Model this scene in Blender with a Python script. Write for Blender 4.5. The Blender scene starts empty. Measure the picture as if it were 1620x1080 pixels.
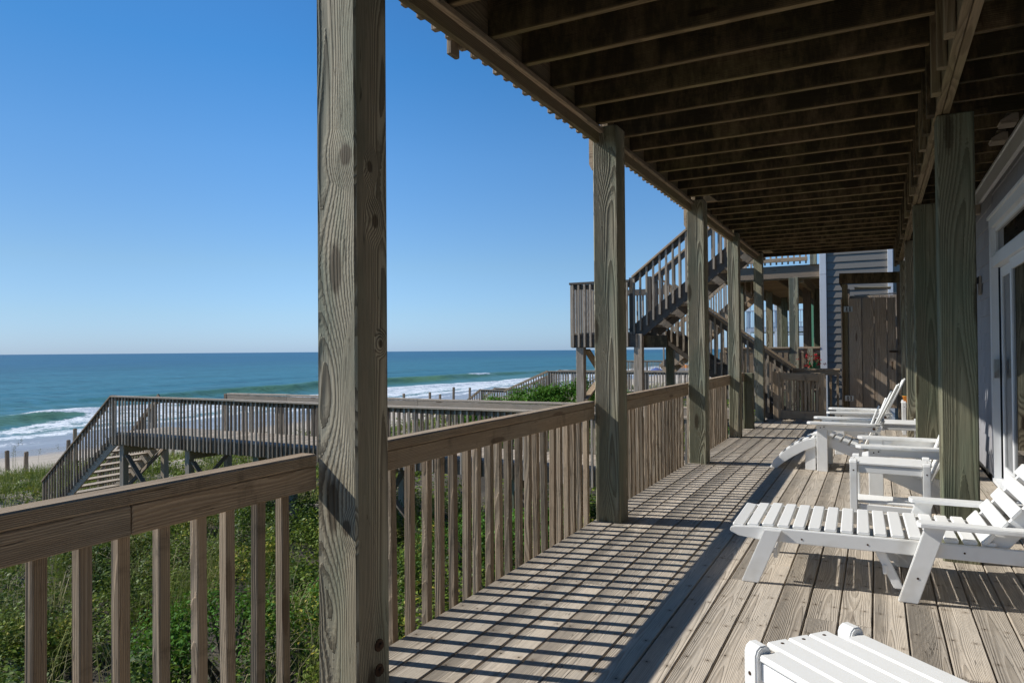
import bpy, math, random
import numpy as np
from mathutils import Matrix, Vector, noise as mnoise
R = math.radians
random.seed(7); rng = np.random.default_rng(11)
scene = bpy.context.scene
COL = scene.collection

# ------------------------------------------------------------------ camera
def cam_setup():
    yaw, pitch, roll, f, h = R(27.5), R(.73), R(-.45), 1107., 1.30
    F = Vector((-math.sin(yaw)*math.cos(pitch), math.cos(yaw)*math.cos(pitch), math.sin(pitch)))
    R0 = Vector((math.cos(yaw), math.sin(yaw), 0)); U0 = R0.cross(F)
    Rt = R0*math.cos(roll)+U0*math.sin(roll); Up = -R0*math.sin(roll)+U0*math.cos(roll)
    cd = bpy.data.cameras.new('camera'); cam = bpy.data.objects.new('camera', cd); COL.objects.link(cam)
    m = Matrix.Identity(4)
    for i in range(3):
        m[i][0] = Rt[i]; m[i][1] = Up[i]; m[i][2] = -F[i]
    m[0][3], m[1][3], m[2][3] = 0, 0, h
    cam.matrix_world = m
    cd.sensor_fit = 'HORIZONTAL'; cd.sensor_width = 36; cd.lens = 36*f/1620
    cd.clip_start = .05; cd.clip_end = 30000
    scene.camera = cam
cam_setup()

# ------------------------------------------------------------------ sky, sun, exposure
SUN = Vector((1, .24, -.82)).normalized()
elev = math.asin(-SUN.z)
world = bpy.data.worlds.new('World'); scene.world = world; world.use_nodes = True
wn = world.node_tree; wn.nodes.clear()
sky = wn.nodes.new('ShaderNodeTexSky'); sky.sky_type = 'NISHITA'; sky.sun_disc = False
sky.sun_elevation = elev; sky.sun_rotation = math.atan2(-SUN.x, -SUN.y)
sky.altitude = 0; sky.air_density = 1.0; sky.dust_density = .35; sky.ozone_density = 2.2
bg = wn.nodes.new('ShaderNodeBackground'); bg.inputs['Strength'].default_value = .127
wo = wn.nodes.new('ShaderNodeOutputWorld')
wtc = wn.nodes.new('ShaderNodeTexCoord'); wsp = wn.nodes.new('ShaderNodeSeparateXYZ'); wn.links.new(wtc.outputs['Generated'], wsp.inputs[0])
wr_ = wn.nodes.new('ShaderNodeValToRGB'); wn.links.new(wsp.outputs[2], wr_.inputs[0])
for k_, (z_, c_) in enumerate(((0, (.36, .54, 1.0)), (.05, (.385, .535, .81)), (.118, (.40, .54, .70)), (.261, (.315, .55, .75)), (.378, (.205, .51, .745)), (.7, (.17, .42, .66)))):
    e_ = wr_.color_ramp.elements[k_] if k_ < 2 else wr_.color_ramp.elements.new(z_)
    e_.position = z_; e_.color = (*c_, 1)
wmx = wn.nodes.new('ShaderNodeMix'); wmx.data_type = 'RGBA'; wmx.blend_type = 'MULTIPLY'; wmx.inputs['Factor'].default_value = 1     # clear deep blue air
wn.links.new(sky.outputs[0], wmx.inputs[6]); wn.links.new(wr_.outputs[0], wmx.inputs[7])
waz = wn.nodes.new('ShaderNodeMapRange'); waz.interpolation_type = 'SMOOTHSTEP'; wn.links.new(wsp.outputs[0], waz.inputs[0])
for i_, v_ in enumerate((-.93, -.62, 1.0, 1.33)): waz.inputs[i_+1].default_value = v_          # the side away from the sun is a little paler
wsc = wn.nodes.new('ShaderNodeVectorMath'); wsc.operation = 'SCALE'; wn.links.new(wmx.outputs[2], wsc.inputs[0]); wn.links.new(waz.outputs[0], wsc.inputs['Scale'])
wn.links.new(wsc.outputs[0], bg.inputs[0]); wn.links.new(bg.outputs[0], wo.inputs[0])
sl = bpy.data.lights.new('sun', 'SUN'); sl.energy = 4.6; sl.angle = R(.5); sl.color = (1, .965, .90)
so = bpy.data.objects.new('sun', sl); COL.objects.link(so); so.rotation_euler = SUN.to_track_quat('-Z', 'Y').to_euler()
so.location = (-20, -5, 20)
vs = scene.view_settings
vs.view_transform = 'Standard'; vs.look = 'None'; vs.gamma = 1; vs.use_curve_mapping = False; vs.exposure = 0.14
scene.cycles.max_bounces = 8; scene.cycles.diffuse_bounces = 4; scene.cycles.transparent_max_bounces = 12

# ------------------------------------------------------------------ material helpers
class NT:
    def __init__(s, name):
        s.m = bpy.data.materials.new(name); s.m.use_nodes = True
        s.t = s.m.node_tree; s.t.nodes.clear()
        s.out = s.t.nodes.new('ShaderNodeOutputMaterial')
    def n(s, typ, **props):
        nd = s.t.nodes.new('ShaderNode'+typ)
        for k, v in props.items(): setattr(nd, k, v)
        return nd
    def put(s, sock, v):
        if isinstance(v, bpy.types.NodeSocket): s.t.links.new(v, sock)
        elif isinstance(v, (tuple, list)) and len(v) == 3 and sock.type == 'RGBA': sock.default_value = (*v, 1)
        else: sock.default_value = v
    def math(s, op, a, b=0., c=0., clamp=False):
        nd = s.n('Math', operation=op, use_clamp=clamp)
        for i, v in enumerate((a, b, c)): s.put(nd.inputs[i], v)
        return nd.outputs[0]
    def mix(s, f, a, b, mode='MIX'):
        nd = s.n('Mix', data_type='RGBA', blend_type=mode)
        s.put(nd.inputs['Factor'], f); s.put(nd.inputs[6], a); s.put(nd.inputs[7], b)
        return nd.outputs[2]
    def sm(s, v, a, b, lo=0., hi=1.):
        nd = s.n('MapRange', interpolation_type='SMOOTHSTEP')
        for i, x in enumerate((v, a, b, lo, hi)): s.put(nd.inputs[i], x)
        return nd.outputs[0]
    def xyz(s, x, y, z):
        nd = s.n('CombineXYZ')
        for i, v in enumerate((x, y, z)): s.put(nd.inputs[i], v)
        return nd.outputs[0]
    def sep(s, v):
        nd = s.n('SeparateXYZ'); s.put(nd.inputs[0], v); return nd.outputs
    def noise(s, v, scale=1., detail=2., rough=.5):
        nd = s.n('TexNoise'); s.put(nd.inputs['Vector'], v); nd.inputs['Scale'].default_value = scale
        nd.inputs['Detail'].default_value = detail; nd.inputs['Roughness'].default_value = rough
        return nd.outputs['Fac']
    def bump(s, h, dist, strength=1.):
        nd = s.n('Bump'); nd.inputs['Distance'].default_value = dist; nd.inputs['Strength'].default_value = strength
        s.put(nd.inputs['Height'], h); return nd.outputs[0]
    def bsdf(s, col, rough=.6, normal=None, spec=.35, **kw):
        b = s.n('BsdfPrincipled'); s.put(b.inputs['Base Color'], col); s.put(b.inputs['Roughness'], rough)
        b.inputs['Specular IOR Level'].default_value = spec
        if normal is not None: s.put(b.inputs['Normal'], normal)
        for k, v in kw.items(): s.put(b.inputs[k], v)
        return b.outputs[0]
    def done(s, sh):
        s.t.links.new(sh, s.out.inputs[0]); return s.m

def wood(name, light, late, tint, ring=.0075, contrast=.75, var=.35, bump=.0016, tamt=.6, medb=.5, kf=6.5, kr=.13, kx=.19, at=(), nails=False, mould_shade=0., mlo=(.52, .74), rough=.8, knots=1., wav=.045):
    """weathered softwood; grain runs along the piece's own X axis"""
    t = NT(name)
    P = t.n('TexCoord').outputs['Object']; r = t.n('ObjectInfo').outputs['Random']
    x, y, z = t.sep(P)
    fr = lambda k: t.math('FRACT', t.math('MULTIPLY', r, k))
    X = t.math('MULTIPLY_ADD', r, 53., x)
    Y = t.math('ADD', y, t.math('MULTIPLY_ADD', fr(7.31), .12, -.06))
    Z = t.math('SUBTRACT', z, t.math('MULTIPLY_ADD', fr(13.7), .09, .035))
    r2 = fr(91.7)
    wob = t.math('MULTIPLY', t.math('SUBTRACT', t.noise(t.xyz(t.math('MULTIPLY', X, .8), t.math('MULTIPLY', Y, 3.2), t.math('MULTIPLY', Z, 3.2)), 1., 1.), .5), wav)
    vor = t.n('TexVoronoi', feature='F1'); vor.inputs['Scale'].default_value = 1.
    t.put(vor.inputs['Vector'], t.xyz(t.math('MULTIPLY', X, kf*kx), t.math('MULTIPLY', Y, kf), t.math('MULTIPLY', Z, kf)))
    kdist = vor.outputs['Distance']
    for (ax, ay, az, ar) in at:                         # knots at known places on this timber
        q = [t.math('MULTIPLY', t.math('SUBTRACT', v, a_), f_*kr/ar) for v, a_, f_ in ((x, ax, .72), (y, ay, 1.), (z, az, 1.))]
        l2 = t.math('SQRT', t.math('ADD', t.math('MULTIPLY', q[0], q[0]), t.math('ADD', t.math('MULTIPLY', q[1], q[1]), t.math('MULTIPLY', q[2], q[2]))))
        kdist = t.math('MINIMUM', kdist, l2)
    kd = t.math('ADD', kdist, t.math('MULTIPLY', t.math('SUBTRACT', t.noise(P, 60., 2.), .5), .05))
    warp = t.math('MULTIPLY', t.sm(kd, .6, .05), .019*knots)
    rad = t.math('SQRT', t.math('ADD', t.math('MULTIPLY', Y, Y), t.math('MULTIPLY', Z, Z)))
    rad = t.math('ADD', t.math('ADD', rad, wob), t.math('ADD', warp, t.math('MULTIPLY', X, .007)))
    ph = t.math('FRACT', t.math('DIVIDE', rad, ring))
    L = t.math('MULTIPLY', t.sm(ph, .2, .85), t.sm(ph, 1., .92))
    kn = t.math('MULTIPLY', t.sm(kd, kr, kr*.6), knots, clamp=True)
    fib = t.noise(t.xyz(t.math('MULTIPLY', X, 5.), t.math('MULTIPLY', Y, 170.), t.math('MULTIPLY', Z, 170.)), 1., 2., .6)
    med = t.noise(t.xyz(t.math('MULTIPLY', X, 3.), t.math('MULTIPLY', Y, 40.), t.math('MULTIPLY', Z, 40.)), 1., 3., .6)
    big = t.noise(t.xyz(t.math('MULTIPLY', X, 1.3), t.math('MULTIPLY', Y, 5.), t.math('MULTIPLY', Z, 5.)), 1., 3., .55)
    c = t.mix(t.math('MULTIPLY', L, contrast), light, late)
    c = t.mix(t.math('MULTIPLY', t.sm(big, .38, .66), tamt), c, t.mix(t.math('MULTIPLY', L, contrast*.7), tint, late))
    k = t.math('MULTIPLY', t.math('MULTIPLY_ADD', fib, .6, .7), t.math('MULTIPLY_ADD', med, .5, .75))
    k = t.math('MULTIPLY', k, t.math('MULTIPLY_ADD', r2, var, 1.-var/2))
    cm = t.n('VectorMath', operation='SCALE'); t.put(cm.inputs[0], c); t.put(cm.inputs['Scale'], k)
    c = t.mix(t.math('MULTIPLY', kn, .75), cm.outputs[0], (late[0]*.45, late[1]*.36, late[2]*.3))
    # drying checks: thin dark cracks along the grain
    ck = t.noise(t.xyz(t.math('MULTIPLY', X, 2.2), t.math('MULTIPLY', Y, 75.), t.math('MULTIPLY', Z, 75.)), 1., 1., .5)
    ckm = t.math('MULTIPLY', t.sm(t.math('ABSOLUTE', t.math('SUBTRACT', ck, .5)), .012, .003), t.sm(med, .5, .62))
    c = t.mix(t.math('MULTIPLY', ckm, .7), c, (late[0]*.25, late[1]*.25, late[2]*.25))
    if mould_shade > 0:
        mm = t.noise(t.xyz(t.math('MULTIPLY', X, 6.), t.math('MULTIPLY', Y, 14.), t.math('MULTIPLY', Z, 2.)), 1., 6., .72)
        c = t.mix(t.math('MULTIPLY', t.math('MULTIPLY', t.sm(mm, *mlo), mould_shade), t.sm(z, -.119, -.10)), c, (.012, .012, .007))  # stains; deep joists keep a pale lower edge, shade of their sides painted in
    if nails:
        nx = t.math('ABSOLUTE', t.math('SUBTRACT', t.math('FRACT', t.math('DIVIDE', x, .4056)), .5))
        nx = t.math('MULTIPLY', nx, .4056)
        ny = t.math('SUBTRACT', t.math('ABSOLUTE', t.math('ADD', y, t.math('MULTIPLY_ADD', r, .012, -.006))), .043)
        nd = t.math('SQRT', t.math('ADD', t.math('MULTIPLY', nx, nx), t.math('MULTIPLY', ny, ny)))
        nm = t.sm(nd, .0058, .0038)
        halo = t.math('MULTIPLY', t.sm(nd, .03, .004), .35)
        c = t.mix(halo, c, (late[0]*.6, late[1]*.5, late[2]*.4))
        c = t.mix(nm, c, (.02, .014, .01))
    h = t.math('ADD', t.math('MULTIPLY', L, .7), t.math('MULTIPLY_ADD', fib, medb, t.math('MULTIPLY', med, medb)))
    h = t.math('SUBTRACT', h, t.math('MULTIPLY', ckm, 1.2))
    return t.done(t.bsdf(c, rough, t.bump(h, bump), spec=.22))

def plain(name, col, rough=.5, var=.12, scale=12., bump=0., spec=.4, metal=0., dirt=None, damt=.4):
    t = NT(name); P = t.n('TexCoord').outputs['Object']
    n1 = t.noise(P, scale, 4., .6); n2 = t.noise(P, scale*.13+.5, 3.)
    r = t.n('ObjectInfo').outputs['Random']
    k = t.math('ADD', t.math('MULTIPLY_ADD', n1, var, 1-var/2), t.math('MULTIPLY_ADD', r, var*.8, -var*.4))
    cm = t.n('VectorMath', operation='SCALE'); cm.inputs[0].default_value = col; t.put(cm.inputs['Scale'], k)
    c = cm.outputs[0]
    if dirt: c = t.mix(t.math('MULTIPLY', t.sm(n2, .52, .75), damt), c, dirt)
    nm = t.bump(n1, bump) if bump else None
    return t.done(t.bsdf(c, rough, nm, spec, Metallic=metal))

M = {}
M['deck'] = wood('weathered_deck_wood', (.52, .445, .355), (.265, .215, .16), (.42, .375, .315), ring=.0042, contrast=.5, nails=True, mould_shade=.22, var=.32, bump=.0026, wav=.010, knots=.5)
POST = dict(ring=.0046, contrast=.82, bump=.0062, tamt=.75, wav=.009, medb=.2, kf=4.6, kr=.17, kx=.3)
M['post'] = wood('greenish_post_wood', (.38, .335, .235), (.125, .102, .065), (.23, .25, .175), var=.22, **POST)
M['post_near'] = wood('grey_green_post_wood', (.43, .375, .27), (.125, .10, .066), (.255, .275, .20), var=.0, at=((1.641, .050, -.097, .036), (1.61, .097, -.013, .020), (1.405, .097, .018, .024), (.242, .047, -.097, .027), (.93, .097, .05, .014)), **POST)
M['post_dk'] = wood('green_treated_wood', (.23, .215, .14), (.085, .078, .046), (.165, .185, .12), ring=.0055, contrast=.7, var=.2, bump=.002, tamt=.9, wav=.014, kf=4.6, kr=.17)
M['rail'] = wood('brown_rail_wood', (.47, .345, .225), (.23, .155, .09), (.40, .33, .245), ring=.0062, mould_shade=.55, contrast=.55, var=.25, bump=.0024, wav=.022, knots=.8)
M['bal'] = wood('baluster_wood', (.44, .325, .215), (.205, .14, .085), (.345, .285, .21), ring=.0055, mould_shade=.5, contrast=.55, var=.5, bump=.003, wav=.02, knots=.6)
M['joist'] = wood('dark_joist_wood', (.27, .19, .105), (.13, .085, .042), (.20, .165, .07), ring=.009, contrast=.6, var=.5, bump=.0012, mould_shade=.78, mlo=(.26, .6), rough=.9)  # side faces darkened in the colour, part stains, part painted shade
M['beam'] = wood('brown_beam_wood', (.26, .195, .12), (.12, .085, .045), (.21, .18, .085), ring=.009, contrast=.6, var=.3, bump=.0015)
M['grey'] = wood('grey_boardwalk_wood', (.47, .39, .30), (.22, .17, .12), (.38, .34, .285), ring=.006, contrast=.6, var=.4, bump=.002)
M['greydk'] = wood('dark_grey_wood', (.29, .22, .155), (.13, .095, .065), (.23, .195, .15), ring=.006, contrast=.6, var=.35, bump=.002)
M['stair'] = wood('dark_stair_wood', (.17, .145, .12), (.08, .065, .052), (.13, .125, .112), ring=.006, contrast=.6, var=.35, bump=.002)
M['shower'] = wood('shower_board_wood', (.45, .34, .24), (.19, .13, .085), (.37, .315, .26), ring=.007, contrast=.55, var=.4, bump=.0015)
M['under'] = wood('deck_underside_wood', (.48, .31, .17), (.24, .14, .07), (.40, .27, .155), ring=.008, contrast=.5, var=.4, bump=.001)
M['white'] = plain('white_furniture_plastic', (.85, .84, .81), .42, .05, 30., .0004, .4, dirt=(.56, .52, .44), damt=.5)
M['trim'] = plain('white_trim_paint', (.72, .73, .74), .45, .06, 9., .0003, .4, dirt=(.5, .48, .44), damt=.3)
M['shake'] = plain('grey_shingle_paint', (.30, .295, .31), .75, .16, 60., .0012, .2)
M['siding'] = plain('dark_grey_siding_paint', (.215, .195, .168), .6, .10, 25., .0006, .3)
M['beige'] = plain('beige_shingle_paint', (.36, .31, .25), .75, .16, 40., .001, .2)
M['metal'] = plain('galvanised_metal', (.42, .42, .40), .4, .3, 40., .0005, .5, metal=.8, dirt=(.22, .09, .03), damt=.6)
M['rust'] = plain('rusty_bolt_metal', (.075, .04, .022), .7, .5, 90., .001, .3, metal=.3)
M['dark'] = plain('dark_interior', (.03, .028, .026), .8, .2)
M['vent'] = plain('vent_plastic', (.36, .30, .235), .6, .1, 20.)
M['orange'] = plain('orange_toy_plastic', (.85, .27, .015), .35, .05)
M['green'] = plain('green_toy_plastic', (.10, .55, .03), .35, .05)
M['dkgreen'] = plain('dark_green_toy_plastic', (.02, .22, .08), .35, .05)
M['redflower'] = plain('red_petals', (.55, .02, .03), .6, .3, 60.)
M['stem'] = plain('brown_stems', (.10, .075, .045), .8, .3, 40.)
M['blue'] = plain('blue_canvas', (.02, .10, .42), .8, .1)
M['umbwhite'] = plain('white_canvas', (.7, .7, .68), .8, .1)
M['greenwall'] = plain('green_siding_paint', (.16, .36, .19), .7, .1, 6.)
M['palewall'] = plain('pale_blue_siding_paint', (.50, .56, .62), .7, .08, 6.)
M['roofing'] = plain('grey_roof_shingles', (.17, .165, .16), .85, .3, 30., .002)
M['translucent'] = plain('weathered_roof_panel', (.55, .50, .36), .5, .2)

def glass_mat():
    t = NT('door_glass')
    return t.done(t.bsdf((.012, .013, .014), .02, spec=.75))
M['glass'] = glass_mat()

def leaf_mat(name, a, b, c3, rough=.5):
    t = NT(name)
    at = t.n('Attribute'); at.attribute_name = 'tint'
    f = at.outputs['Fac']
    col = t.mix(t.sm(f, 0., .55), a, b); col = t.mix(t.sm(f, .6, 1.), col, c3)
    bs = t.bsdf(col, rough, spec=.12)
    tr = t.n('BsdfTranslucent'); t.put(tr.inputs[0], t.mix(.5, col, (.16, .22, .03)))
    ms = t.n('MixShader'); ms.inputs[0].default_value = .22
    t.t.links.new(bs, ms.inputs[1]); t.t.links.new(tr.outputs[0], ms.inputs[2])
    return t.done(ms.outputs[0])
M['leaf'] = leaf_mat('dune_leaf', (.035, .075, .010), (.145, .21, .020), (.44, .37, .055), .5)
M['bushleaf'] = leaf_mat('bush_leaf', (.035, .10, .010), (.075, .20, .016), (.14, .29, .03), .6)
M['grass'] = leaf_mat('dune_grass_blade', (.11, .16, .03), (.28, .30, .08), (.5, .42, .23), .65)
M['oat'] = leaf_mat('sea_oat_straw', (.18, .15, .08), (.26, .22, .12), (.34, .28, .17), .7)

# ------------------------------------------------------------------ object helpers
WM = {}          # world (or thing-local) matrix of every object made here
MESHES = {}
def link(o, parent, Mw):
    COL.objects.link(o); WM[o.name] = Mw
    if parent is not None:
        o.parent = parent; o.matrix_basis = WM[parent.name].inverted() @ Mw
    else: o.matrix_basis = Mw
    return o
def setp(o, label=None, cat=None, group=None, kind=None):
    for k, v in (('label', label), ('category', cat), ('group', group), ('kind', kind)):
        if v: o[k] = v
    return o
def thing(name, label, cat, loc=(0, 0, 0), group=None, kind=None):
    o = bpy.data.objects.new(name, None); o.empty_display_size = .1
    link(o, None, Matrix.Translation(loc)); return setp(o, label, cat, group, kind)
def place(o, loc, rz=0.):
    o.location = loc; o.rotation_euler = (0, 0, rz)
def copy_tree(o, parent=None):
    c = o.copy(); COL.objects.link(c)
    if parent is not None: c.parent = parent
    for ch in list(o.children): copy_tree(ch, c)
    return c
def box_mesh(l, w, h, ch, mat):
    key = (round(l, 3), round(w, 4), round(h, 4), round(ch, 4), mat)
    if key in MESHES: return MESHES[key]
    a, b = w/2, h/2
    if ch > 0:
        sec = [(-a+ch, -b), (a-ch, -b), (a, -b+ch), (a, b-ch), (a-ch, b), (-a+ch, b), (-a, b-ch), (-a, -b+ch)]
    else: sec = [(-a, -b), (a, -b), (a, b), (-a, b)]
    n = len(sec); vs_, fs = [], []
    xs = [(-l/2, 1.), (l/2, 1.)]
    if ch > 0: xs = [(-l/2, 0), (-l/2+ch*.8, 1.), (l/2-ch*.8, 1.), (l/2, 0)]
    for x, s in xs:
        for y, z in sec:
            if s == 0: y = math.copysign(max(abs(y)-ch*.7, 0), y); z = math.copysign(max(abs(z)-ch*.7, 0), z)
            vs_.append((x, y, z))
    for k in range(len(xs)-1):
        for i in range(n):
            j = (i+1) % n; fs.append((k*n+i, (k+1)*n+i, (k+1)*n+j, k*n+j)[::-1])
    fs.append(tuple(range(n))[::-1]); fs.append(tuple((len(xs)-1)*n+i for i in range(n)))
    me = bpy.data.meshes.new('piece'); me.from_pydata(vs_, [], [f[::-1] for f in fs]); me.materials.append(M[mat]); me.update()
    me.validate(); MESHES[key] = me
    return me
def frame_m(p0, p1, up):
    p0, p1, up = Vector(p0), Vector(p1), Vector(up)
    d = (p1-p0).normalized(); s = up.cross(d)
    if s.length < 1e-4: s = Vector((0, 1, 0)).cross(d)
    s.normalize(); u = d.cross(s)
    m = Matrix.Identity(4); c = (p0+p1)/2
    for i in range(3): m[i][0] = d[i]; m[i][1] = s[i]; m[i][2] = u[i]; m[i][3] = c[i]
    return m
def piece(parent, name, mat, p0, p1, w, h, up=(0, 0, 1), ch=.004, roll=0.):
    """board from p0 to p1; h measured along 'up', w across; grain along its length"""
    l = (Vector(p1)-Vector(p0)).length
    o = bpy.data.objects.new(name, box_mesh(l, w, h, ch, mat))
    m = frame_m(p0, p1, up)
    if roll: m = m @ Matrix.Rotation(roll, 4, 'X')
    return link(o, parent, m)
def vert(parent, name, mat, x, y, z0, z1, w, d, ch=.005, jit=0.):
    """upright: w along X, d along Y"""
    jx, jy = random.uniform(-jit, jit), random.uniform(-jit, jit)
    return piece(parent, name, mat, (x, y, z0), (x+jx, y+jy, z1), w, d, (0, 1, 0), ch)
def poly(parent, name, mat, verts, faces, center=None, smooth=False):
    c = Vector(center) if center is not None else sum((Vector(v) for v in verts), Vector())/len(verts)
    me = bpy.data.meshes.new(name); me.from_pydata([tuple(Vector(v)-c) for v in verts], [], faces)
    me.materials.append(M[mat] if isinstance(mat, str) else mat)
    if smooth: me.polygons.foreach_set('use_smooth', [True]*len(me.polygons))
    me.update()
    return link(bpy.data.objects.new(name, me), parent, Matrix.Translation(c))
def prism(parent, name, mat, prof, a0, a1, axis='y'):
    """profile (u,v) extruded: axis y -> (u,a,v); axis z -> (u,v,a); axis x -> (a,u,v)"""
    f = {'y': lambda u, v, a: (u, a, v), 'z': lambda u, v, a: (u, v, a), 'x': lambda u, v, a: (a, u, v)}[axis]
    n = len(prof); vs_ = [f(u, v, a0) for u, v in prof]+[f(u, v, a1) for u, v in prof]
    fs = [tuple(range(n)), tuple(range(2*n-1, n-1, -1))]+[(i, i+n, (i+1) % n+n, (i+1) % n) for i in range(n)]
    o = poly(parent, name, mat, vs_, fs)
    import bmesh
    bm = bmesh.new(); bm.from_mesh(o.data); bmesh.ops.recalc_face_normals(bm, faces=bm.faces[:])
    bmesh.ops.bevel(bm, geom=[e for e in bm.edges if e.calc_face_angle(0) > .9], offset=min(.004, abs(a1-a0)*.2), segments=2, affect='EDGES', clamp_overlap=True)
    bm.to_mesh(o.data); bm.free(); return o
def lathe(parent, name, mat, prof, c, n=16, smooth=True):
    vs_, fs = [], []
    for r_, z in prof:
        for i in range(n):
            a = 2*math.pi*i/n; vs_.append((c[0]+r_*math.cos(a), c[1]+r_*math.sin(a), c[2]+z))
    for k in range(len(prof)-1):
        for i in range(n): fs.append((k*n+i, k*n+(i+1) % n, (k+1)*n+(i+1) % n, (k+1)*n+i))
    fs.append(tuple(range(n))[::-1]); fs.append(tuple((len(prof)-1)*n+i for i in range(n)))
    return poly(parent, name, mat, vs_, fs, c, smooth)
def big_mesh(name, mat, V, Fq, tint=None, center=(0, 0, 0), parent=None, smooth=False):
    V = np.asarray(V, np.float32)-np.asarray(center, np.float32); Fq = np.asarray(Fq, np.int32)
    me = bpy.data.meshes.new(name); nf, k = Fq.shape
    me.vertices.add(len(V)); me.vertices.foreach_set('co', V.ravel())
    me.loops.add(nf*k); me.loops.foreach_set('vertex_index', Fq.ravel())
    me.polygons.add(nf); me.polygons.foreach_set('loop_start', np.arange(0, nf*k, k, dtype=np.int32))
    if smooth: me.polygons.foreach_set('use_smooth', np.ones(nf, bool))
    if tint is not None:
        a = me.attributes.new('tint', 'FLOAT', 'POINT'); a.data.foreach_set('value', np.asarray(tint, np.float32))
    me.materials.append(mat); me.update(); me.validate()
    return link(bpy.data.objects.new(name, me), parent, Matrix.Translation(center))

# ------------------------------------------------------------------ ground, beach, sea
GX = [-120, -100, -60, -50, -34, -27, -22, -18, -12, -6, -2, 400]
GZ = [-9.5, -8, -5.6, -5.0, -4.0, -3.55, -2.62, -2.75, -2.55, -2.25, -2.0, -2.0]
def fbm(x, y, s, o=3, seed=0.):
    v = np.zeros_like(x, dtype=float); a = 1.
    for k in range(o):
        f = s*2**k
        v += a*(np.sin(x*f*1.3+y*f*.7+seed+k*1.7)*np.cos(y*f*1.1-x*f*.45+seed*2.1+k*.6)); a *= .5
    return v
def gz(x, y):
    x = np.asarray(x, float); y = np.asarray(y, float)
    z = np.interp(x+1.5*np.sin(y*.13), GX, GZ)
    veg = np.clip((x+27)/6, 0, 1)*np.clip((-x)/2.5, 0, 1)
    z = z+veg*(fbm(x, y, .9, 3, .4)*.16+fbm(x, y, .35, 2, 2.)*.12)
    return z+(1-veg)*np.clip((x+46)/8, 0, 1)*fbm(x, y, 1.1, 3, 1.)*.035
def grid(xs, ys):
    X, Y = np.meshgrid(xs, ys, indexing='xy'); nx, ny = len(xs), len(ys)
    i = np.arange(nx*ny).reshape(ny, nx)
    Fq = np.stack([i[:-1, :-1], i[:-1, 1:], i[1:, 1:], i[1:, :-1]], -1).reshape(-1, 4)
    return X.ravel(), Y.ravel(), Fq
def ground_mat():
    t = NT('sand_and_soil'); P = t.n('TexCoord').outputs['Object']
    x, y, z = t.sep(P)
    n1 = t.noise(P, .8, 5., .6); n2 = t.noise(P, 9., 4., .65); n3 = t.noise(P, 140., 2.)
    sand = t.mix(n2, (.40, .335, .255), (.52, .45, .36))
    wr = t.noise(t.xyz(t.math('MULTIPLY', x, 1.6), t.math('MULTIPLY', y, .25), 0.), 1., 4., .65)   # wrack lines along the tide mark
    sand = t.mix(t.math('MULTIPLY', t.sm(wr, .56, .70), t.math('MULTIPLY', t.sm(x, -43., -37.), t.sm(x, -24., -30.))), sand, (.13, .10, .07))
    wet = t.sm(t.math('ADD', x, t.math('MULTIPLY', n1, 5.)), -37.5, -43.5)
    sand = t.mix(wet, sand, (.30, .265, .235))
    soil = t.mix(n2, (.03, .025, .016), (.075, .06, .04))
    veg = t.math('MULTIPLY', t.sm(t.math('ADD', x, t.math('MULTIPLY', n1, 9.)), -19., -11.), t.math('MAXIMUM', t.sm(n1, .3, .5), t.sm(x, -14., -10.)))
    c = t.mix(t.math('MULTIPLY', veg, .96), sand, soil)
    rg = t.sm(wet, .3, 1., .9, .22)
    return t.done(t.bsdf(c, rg, t.bump(t.math('MULTIPLY_ADD', n3, .15, n2), .04), spec=.3))
gx = np.concatenate([np.arange(-120, -50, 4), np.arange(-50, -28, .8), np.arange(-28, -1, .3), [0, 3, 8, 20, 60, 400]])
gy = np.concatenate([[-400, -60, -20], np.arange(-8, 26, .3), np.arange(26, 70, 1.2), np.arange(70, 400, 12), [600, 1200, 3000, 9000]])
X, Y, Fq = grid(gx, gy)
gnd = big_mesh('ground', ground_mat(), np.stack([X, Y, gz(X, Y)], 1), Fq, smooth=True); setp(gnd, kind='structure')

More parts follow.
